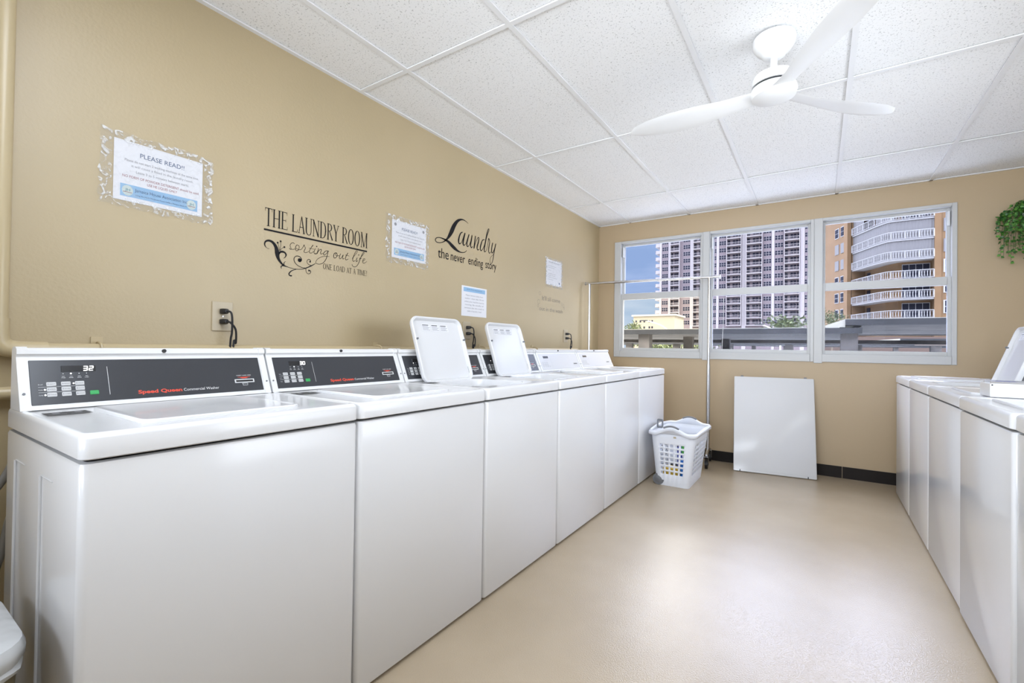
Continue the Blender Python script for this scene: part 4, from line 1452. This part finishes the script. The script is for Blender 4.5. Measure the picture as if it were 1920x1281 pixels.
def leaf(bm, p, dirv, size):
    dirv = dirv.normalized()
    n_ = Vector((rnd.uniform(-1, 1), rnd.uniform(-1.2, .2), rnd.uniform(-.2, 1))).normalized()
    sd2 = dirv.cross(n_).normalized()
    n2 = sd2.cross(dirv)
    prof_ = [(0, 0), (.25, .36), (.5, .42), (.75, .28), (1, 0)]
    cen = [bm.verts.new(p + dirv * size * t) for t, w in prof_]
    L_ = [bm.verts.new(p + dirv * size * t + sd2 * size * w + n2 * size * w * .3) for t, w in prof_[1:-1]]
    R_ = [bm.verts.new(p + dirv * size * t - sd2 * size * w + n2 * size * w * .3) for t, w in prof_[1:-1]]
    bm.faces.new((cen[0], cen[1], L_[0])); bm.faces.new((cen[0], R_[0], cen[1]))
    for i in range(2):
        bm.faces.new((cen[i + 1], cen[i + 2], L_[i + 1], L_[i])); bm.faces.new((cen[i + 1], R_[i], R_[i + 1], cen[i + 2]))
    bm.faces.new((cen[3], cen[4], L_[2])); bm.faces.new((cen[3], R_[2], cen[4]))


for v_ in range(92):
    an = rnd.uniform(0, 2 * PI)
    reach = rnd.uniform(.05, .225)
    drop = rnd.uniform(-.06, .30) if v_ % 4 else rnd.uniform(.16, .33)
    c_, s_ = math.cos(an), math.sin(an) * .45
    P = [Vector((c_ * .03, s_ * .03, .11)), Vector((c_ * reach * .5, s_ * reach * .5, .19 + rnd.uniform(-.03, .03))), Vector((c_ * reach, s_ * reach, .13 - drop * .3)), Vector((c_ * reach * 1.06, s_ * reach * 1.06, .10 - drop))]
    for q in P:
        q.x = min(q.x, XR - px_ - .02); q.y = min(q.y, YF - py_ - .02)
    tube(bs_, P, .0012, 5, k=4)
    Q = catmull(P, 7)
    for i in range(3, len(Q)):
        d_ = Vector((rnd.uniform(-1, 1), rnd.uniform(-1, .4), rnd.uniform(-.9, .4)))
        leaf(bl, Q[i], d_, rnd.uniform(.018, .030))
build('vines', bs_, 'stem', o)
build('foliage', bl, 'leaf', o, recalc=False)
# ================================================================== OUTSIDE
struct(simple('ground', [(-260, 260, YF + WT + .01, 420, -1.4, -1.2)], 'asphalt'))

# ---- near carport: flat slab roofs on square pillars
CY = 10.0
o = tag(empty('carport', (1.5, CY, -1.2)), 'flat-roofed concrete carport just outside the windows', 'carport')
l = o.location.copy()


def part(name, bxs, m, parent, l, bev=0.0):
    bm = BM()
    for b in bxs:
        box(bm, b[0] - l.x, b[1] - l.x, b[2] - l.y, b[3] - l.y, b[4] - l.z, b[5] - l.z, bevel=bev)
    return build(name, bm, m, parent)


rs = part('roof_slab', [(-9, 2.72, CY, CY + .35, 1.405, 1.505)], 'concrete', o, l)
part('roof_coating', [(-9, 2.40, CY + .01, CY + 7, 1.505, 1.516)], 'roof_top', rs, l)
part('soffit', [(-9, 2.70, CY + .35, CY + 7, 1.405, 1.505)], 'concrete_under', rs, l)
rs = part('raised_roof_slab', [(2.48, 9.5, CY - .02, CY + .35, 1.552, 1.652)], 'concrete', o, l)
part('roof_coating', [(2.48, 9.5, CY - .01, CY + 7, 1.652, 1.662)], 'roof_top', rs, l)
part('soffit', [(2.74, 9.5, CY + .35, CY + 7, 1.552, 1.652)], 'concrete_under', rs, l)
bm = BM()
prism(bm, [(2.10, 1.516), (2.48, 1.516), (2.48, 1.66)], lambda p, k: Vector((p[0], CY + .02 + 5 * k, p[1])) - l)
build('sloped_infill', bm, 'roof_top', rs)
part('beam', [(-9, 9.5, CY + 6.2, CY + 6.9, 1.30, 1.405)], 'concrete_under', o, l)
for x, y, w in ((-1.15, CY + .15, .24), (-.70, CY + 2.3, .22), (2.545, CY + .15, .25), (2.05, CY + 2.0, .30), (6.5, CY + .2, .25), (-5.2, CY + .2, .25), (-.2, CY + 4.8, .22)):
    part('pillar', [(x - w / 2, x + w / 2, y, y + w, -1.2, 1.41 if x < 2.7 else 1.56)], 'concrete_under', o, l)

# ---- carports further off
for Y, z_, xs, lab, st in ((30, 1.40, (-16, 3.0), 'second carport roof seen below the first through the middle window', 5.75), (58, 1.52, (-30, 6), 'farthest low carport roof seen between the nearer ones', None)):
    o = tag(empty('carport', (0, Y, -1.2)), lab, 'carport')
    l = o.location.copy()
    rs = part('roof_slab', [(xs[0], 14 if st is None else st + .3, Y, Y + 6, z_, z_ + .2)], 'concrete', o, l)
    if st:
        rs2 = part('raised_roof_slab', [(st - .25, 14, Y, Y + 6, z_ + .22, z_ + .36)], 'concrete', o, l)
        bm = BM()
        prism(bm, [(st - 1.9, z_ + .2), (st - .25, z_ + .2), (st - .25, z_ + .35)], lambda p, k: Vector((p[0], Y + .01 + 5 * k, p[1])) - l)
        build('sloped_infill', bm, 'roof_top', rs2)
    part('roof_coating', [(xs[0], (14 if st is None else st - .3), Y + .05, Y + 5.9, z_ + .2, z_ + .22)], 'roof_top', rs, l)
    for x in [xs[0] + 3.1 * i + 1.2 for i in range(int((14 - xs[0]) / 3.1))]:
        part('pillar', [(x - .2, x + .2, Y + .3, Y + .7, -1.2, z_)], 'concrete_under', o, l)

bm = BM(); box(bm, 1.5, 20, 71.6, 71.9, -1.2, 2.9)
tag(build('garden_wall', bm, 'brick'), 'low brown wall under the carport roof in the right window view', 'wall')

# ---- high-rise
TY, TZ, TF, TN_ = 180.0, 9.45, 2.59, 18
o = tag(empty('apartment_tower', (-24, TY, -1.2)), 'tall pale lilac apartment tower with white balconies behind the left and middle windows', 'building')
l = o.location.copy()
part('facade', [(-48.9, 1.6, TY, TY + 22, -1.2, TZ + TF * TN_ + 1)], 'tower', o, l)
part('roof_parapet', [(-49.2, 1.9, TY - .3, TY + 22.3, TZ + TF * TN_ + 1, TZ + TF * TN_ + 2)], 'tower_w', o, l)
for a, b in ((-49.3, -48.6), (-46.0, -45.3), (-38.0, -37.0), (-28.9, -28.1), (-20.6, -19.3), (-11.4, -10.6), (-3.1, -1.9)):
    part('pilaster', [(a, b, TY - .25, TY, -1.2, TZ + TF * TN_ + 1)], 'tower_w', o, l)


def win_mesh(x0, x1, z0_, z1, nx, nz, l, y):
    bm = BM()
    box(bm, x0 - l.x, x1 - l.x, y - .05 - l.y, y - l.y, z0_ - l.z, z1 - l.z, 0)
    gx_, gz_ = (x1 - x0) * .035 / nx * 2, .09
    for i in range(nx):
        for j in range(nz):
            a = x0 + (x1 - x0) * i / nx + gx_; b = x0 + (x1 - x0) * (i + 1) / nx - gx_
            c_ = z0_ + (z1 - z0_) * j / nz + gz_ * .6; d_ = z0_ + (z1 - z0_) * (j + 1) / nz - gz_ * .6
            box(bm, a - l.x, b - l.x, y - .08 - l.y, y - .05 - l.y, c_ - l.z, d_ - l.z, 1)
    return bm


wp = {}
for x0, x1 in ((-48.4, -46.2), (-40.6, -38.1), (-28.0, -25.8), (-13.9, -11.5), (-10.5, -8.0)):
    for k in range(TN_):
        ob = None
        key = (x0,)
        if key not in wp:
            wp[key] = build('window', win_mesh(x0, x1, TZ + .72, TZ + 2.22, 3, 2, l, TY), ['tower_w', 'win_dark'], o)
        else:
            ob = wp[key].copy(); COL.objects.link(ob); ob.parent = o
            ob.location.z = TF * k
for x0, x1 in ((-30.0, -28.95), (-1.8, -.5)):
    for k in range(TN_):
        key = (x0,)
        if key not in wp:
            wp[key] = build('narrow_window', win_mesh(x0, x1, TZ + .72, TZ + 2.22, 2, 2, l, TY), ['tower_w', 'win_dark'], o)
        else:
            ob = wp[key].copy(); COL.objects.link(ob); ob.parent = o
            ob.location.z = TF * k
for n_, (x0, x1) in enumerate(((-45.2, -41.7), (-36.9, -32.0), (-25.5, -20.7), (-19.2, -14.2), (-7.7, -3.2))):
    bm = BM()
    w_ = x1 - x0
    def bx(a, b, c_, d_, e, f_, mi):
        box(bm, a - l.x, b - l.x, c_ - l.y, d_ - l.y, e - l.z, f_ - l.z, mi)
    bx(x0, x1, TY - 1.3, TY, TZ - .02, TZ + .22, 0)
    bx(x0, x0 + .16, TY - 1.3, TY, TZ + .2, TZ + TF, 0)
    bx(x1 - .16, x1, TY - 1.3, TY, TZ + .2, TZ + TF, 0)
    bx(x0, x1, TY - 1.3, TY - 1.22, TZ + 1.12, TZ + 1.2, 0)
    for i in range(12):
        xx = x0 + .2 + (w_ - .4) * i / 11
        bx(xx - .02, xx + .02, TY - 1.28, TY - 1.24, TZ + .2, TZ + 1.12, 0)
    bx(x0 + .25, x0 + .25 + w_ * .17, TY - .06, TY, TZ + .22, TZ + 2.15, 1)
    for i in range(2):
        a = x0 + w_ * (.40 + .2 * i)
        bx(a, a + w_ * .17, TY - .06, TY, TZ + .8, TZ + 1.42, 1)
        bx(a, a + w_ * .17, TY - .06, TY, TZ + 1.5, TZ + 2.15, 1)
    bx(x1 - .2 - w_ * .13, x1 - .2, TY - .06, TY, TZ + .22, TZ + 2.15, 1)
    first = build('balcony', bm, ['tower_w', 'win_dark'], o)
    for k in range(1, TN_):
        ob = first.copy(); COL.objects.link(ob); ob.parent = o; ob.location.z = TF * k
bm = BM()
box(bm, -51.2 - l.x, -48.9 - l.x, .5, 6, TZ - l.z, TZ + .25 - l.z); box(bm, -51.2 - l.x, -51.0 - l.x, .5, 6, TZ + .25 - l.z, TZ + 1.25 - l.z); box(bm, -51.2 - l.x, -48.9 - l.x, .5, .7, TZ + .25 - l.z, TZ + 1.25 - l.z)
first = build('end_balcony', bm, 'tower_w', o)
for k in range(1, TN_):
    ob = first.copy(); COL.objects.link(ob); ob.parent = o; ob.location.z = TF * k

# ---- low cream building
o = tag(empty('apartment_block', (-44, 150, -1.2)), 'low cream building left of the lilac tower, above the carport', 'building')
l = o.location.copy()
part('wall', [(-49.3, -36, 150, 162, -1.2, 11.6)], 'cream', o, l)
part('roof', [(-49.8, -35.5, 149.5, 162.5, 11.6, 12.1)], 'roof_top', o, l)
for zz in (7.9, 9.9):
    for x in (-48.6, -47.2, -45.9, -44.2, -43.3):
        part('window', [(x, x + .5, 149.93, 150.0, zz - .3, zz + .35)], 'win_dark', o, l)

# ---- orange building with wrap-round balconies
OY = 75.0
dA = Vector((-.3907, .9205)); nA = Vector((.9205, .3907))     # along the side wall, and into the building
P2 = Vector((9.15, OY))
side = lambda s, inn=0.0: P2 + dA * s + nA * inn
path = [Vector((13.8, OY)), Vector((11.5, OY)), Vector((10.0, OY + .02)), Vector((9.45, OY + .18)), Vector((9.0, OY + .75)), side(2.4), side(5.2), side(7.93)]
inner = [Vector((13.8, OY + 1.7)), Vector((12.0, OY + 1.7)), Vector((10.9, OY + 1.72)), Vector((10.6, OY + 1.8)), Vector((10.35, OY + 2.2)), side(3.0, 1.7), side(5.4, 1.7), side(7.93, 1.7)]
o = tag(empty('apartment_building', (10, OY + 8, -1.2)), 'orange apartment building with white curved balconies behind the right window', 'building')
l = o.location.copy()
V3 = lambda p, z: Vector((p.x, p.y, z)) - l
core = inner + [side(7.93), side(8.94), side(16.5), Vector((14, OY + 24)), Vector((24, OY + 24)), Vector((24, OY)), Vector((13.8, OY))]
core[-1:] = [Vector((13.8, OY))]
bm = BM()
loft(bm, [[V3(p, -1.2) for p in core], [V3(p, 27) for p in core]], True, True)
build('wall', bm, 'orange', o)
OF = 2.48
OZ = [5.13 + OF * k for k in range(8)]


def strip(bm, pts, z0_, z1, t=.06, mi=0):
    for a, b in zip(pts, pts[1:]):
        d_ = (b - a).normalized(); n_ = Vector((-d_.y, d_.x))
        loft(bm, [[V3(a, z0_), V3(b, z0_), V3(b, z1), V3(a, z1)], [V3(a + n_ * t, z0_), V3(b + n_ * t, z0_), V3(b + n_ * t, z1), V3(a + n_ * t, z1)]], True, True, mi)


def along(pts, step):
    out = []
    for a, b in zip(pts, pts[1:]):
        n_ = max(1, int((b - a).length / step))
        out += [a + (b - a) * i / n_ for i in range(n_)]
    return out + [pts[-1]]


closed = {0: 0, 1: 0, 2: 0, 3: 2, 4: 2, 5: 1, 6: 2, 7: 2}
for k, z_ in enumerate(OZ):
    bc = empty('balcony', (0, 0, 0)); bc.parent = o
    bm = BM()
    poly = path + list(reversed(inner))
    loft(bm, [[V3(p, z_) for p in poly], [V3(p, z_ + .17) for p in poly]], True, True)
    build('slab', bm, 'rail', bc)
    bm = BM()
    out_ = [p + Vector((-.05, -.12)) for p in path]
    strip(bm, out_, z_ + 1.12, z_ + 1.18, .06)
    strip(bm, out_, z_ + .20, z_ + .24, .05)
    pts = along(out_, .13)
    for i, p in enumerate(pts):
        w_ = .045 if i % 10 == 0 else .016
        q = [V3(Vector((p.x + a, p.y + b)), 0) for a, b in ((-w_, -.01), (w_, -.01), (w_, .03), (-w_, .03))]
        bow = 0 if i % 10 == 0 else .06 * (1 if i % 2 else -1)
        loft(bm, [[v + Vector((0, 0, z_ + .2)) for v in q], [v + Vector((bow, 0, z_ + .68)) for v in q], [v + Vector((0, 0, z_ + 1.15)) for v in q]], True, True)
    build('railing', bm, 'rail', bc)
    def corr(pts_, nm):
        bm = BM()
        fine = along(pts_, .16)
        A, B = [], []
        for i, p in enumerate(fine):
            a = fine[max(i - 1, 0)]; b = fine[min(i + 1, len(fine) - 1)]
            d_ = (b - a).normalized(); n_ = Vector((-d_.y, d_.x))
            q = p - n_ * (.05 if i % 2 else .0) + n_ * .12 * -1
            A.append(q); B.append(q - n_ * .02)
        ring = [A, B]
        loft(bm, [[V3(p, z_ + .17) for p in A + list(reversed(B))], [V3(p, z_ + OF) for p in A + list(reversed(B))]], True, True)
        build(nm, bm, 'shutter', bc)
    if closed[k] == 2:
        corr(path, 'storm_shutter')
    elif closed[k] == 1:
        corr(path[2:6] , 'storm_shutter'); corr([path[6], path[7]], 'storm_shutter')
    # sliding windows at the back of the balcony
    bm = BM()
    for i in range(4):
        a = 11.0 + i * .66
        box(bm, a - l.x, a + .6 - l.x, OY + 1.64 - l.y, OY + 1.7 - l.y, z_ + .2 - l.z, z_ + 2.1 - l.z, 0)
    box(bm, 10.94 - l.x, 13.66 - l.x, OY + 1.67 - l.y, OY + 1.7 - l.y, z_ + .2 - l.z, z_ + 2.18 - l.z, 1)
    build('sliding_window', bm, ['win_dark', 'rail'], o)
    bm = BM()
    a, b = side(6.6, 1.66), side(7.4, 1.66)
    strip(bm, [a, b], z_ + .2, z_ + 2.1, -.05)
    build('side_window', bm, 'win_dark', o)
    # windows of the side wall and of the right-hand bay
    for s0, s1, shut in ((9.3, 10.9, k in (3, 4, 6)), (11.7, 12.6, k in (3, 4, 6))):
        bm = BM()
        n2 = nA * -.05
        strip(bm, [side(s0 - .12) , side(s1 + .12)], z_ + .75, z_ + 2.25, .07, 0)
        if not shut:
            mid_ = (s0 + s1) / 2
            for a, b in ((s0, mid_ - .05), (mid_ + .05, s1)):
                for c_, d_ in ((z_ + .85, z_ + 1.45), (z_ + 1.53, z_ + 2.15)):
                    strip(bm, [side(a, -.06), side(b, -.06)], c_, d_, .05, 1)
        build('window', bm, ['shutter' if shut else 'rail', 'win_dark'], o)
    bm = BM()
    shut = k in (3, 4)
    x0, x1 = 14.75, 15.75
    box(bm, x0 - .15 - l.x, x1 + .15 - l.x, OY - .08 - l.y, OY - l.y, z_ + .7 - l.z, z_ + 2.3 - l.z, 0)
    if not shut:
        for c_, d_ in ((.8, 1.45), (1.55, 2.2)):
            box(bm, x0 - l.x, x1 - l.x, OY - .11 - l.y, OY - .08 - l.y, z_ + c_ - l.z, z_ + d_ - l.z, 1)
    build('window', bm, ['shutter' if shut else 'rail', 'win_dark'], o)
bm = BM()
box(bm, 13.78 - l.x, 14.4 - l.x, OY - .12 - l.y, OY + .5 - l.y, 0, 28.2)
build('pier', bm, 'orange', o)
bm = BM()
strip(bm, [side(7.93, -.12), side(8.94, -.12)], -1.2, 27, .5)
build('pier', bm, 'orange', o)


# ---- trees and street lamps
def tree(label, x, y, zc, rx, rz, n_, seed, trunk=True):
    rn = random.Random(seed)
    o = tag(empty('tree', (x, y, -1.2)), label, 'tree')
    bm = BM()
    for i in range(n_):
        u, v, w = rn.gauss(0, .42), rn.gauss(0, .42), rn.gauss(0, .42)
        p = Vector((u * rx, v * rx, zc + 1.2 + w * rz))
        d_ = Vector((rn.uniform(-1, 1), rn.uniform(-1, 1), rn.uniform(-1, 1))).normalized()
        e_ = d_.cross(Vector((rn.uniform(-1, 1), rn.uniform(-1, 1), rn.uniform(-1, 1)))).normalized()
        s_ = rx * rn.uniform(.06, .13)
        bm.faces.new([bm.verts.new(p + d_ * s_), bm.verts.new(p + e_ * s_ * .5), bm.verts.new(p - d_ * s_), bm.verts.new(p - e_ * s_ * .5)])
    build('foliage', bm, 'tree', o, recalc=False)
    bm = BM(); tube(bm, [(0, 0, 0), (.05, 0, (zc + 1.2) * .5), (0, 0, zc + 1.2)], rx * .06, 8); build('trunk', bm, 'bark', o, True)


tree('green tree top in front of the lilac tower at the right of the middle window', -1.24, 68, 4.4, 2.6, 1.15, 420, 1)
tree('green bush at the foot of the orange building', 3.42, 69.0, 4.9, 1.6, 1.3, 420, 2)
tree('yellowish tree glimpsed under the carport roof, left of its near pillar', -10.45, 44, 1.15, 2.6, 1.1, 420, 3)
tree('yellowish tree glimpsed under the carport roof, right of its near pillar', -8.14, 52, 1.15, 1.7, 1.1, 420, 4)
tree('green tree at the left edge of the left window, beyond the carport', -28.6, 90, 5.2, 2.0, 1.2, 420, 5)


def lamp(label, x, y, z_, arm):
    o = tag(empty('street_lamp', (x, y, -1.2)), label, 'street lamp')
    h_ = z_ + 1.2
    bm = BM(); tube(bm, [(0, 0, 0), (0, 0, h_ - 1.2)], .07, 8, smooth=False); tube(bm, [(0, 0, h_ - 1.2), (arm * .4, 0, h_ - .5), (arm, 0, h_)], .05, 8); build('post', bm, 'lamp_metal', o, True)
    bm = BM(); box(bm, arm - .55 , arm + .25, -.15, .15, h_ - .07, h_ + .05, bevel=.03); build('lamp_head', bm, 'dark', o)


lamp('street lamp with long arm in front of the cream building', -11.1, 50, 4.15, -2.6)
lamp('street lamp in front of the lilac tower through the middle window', -.9, 50, 3.55, -1.6)
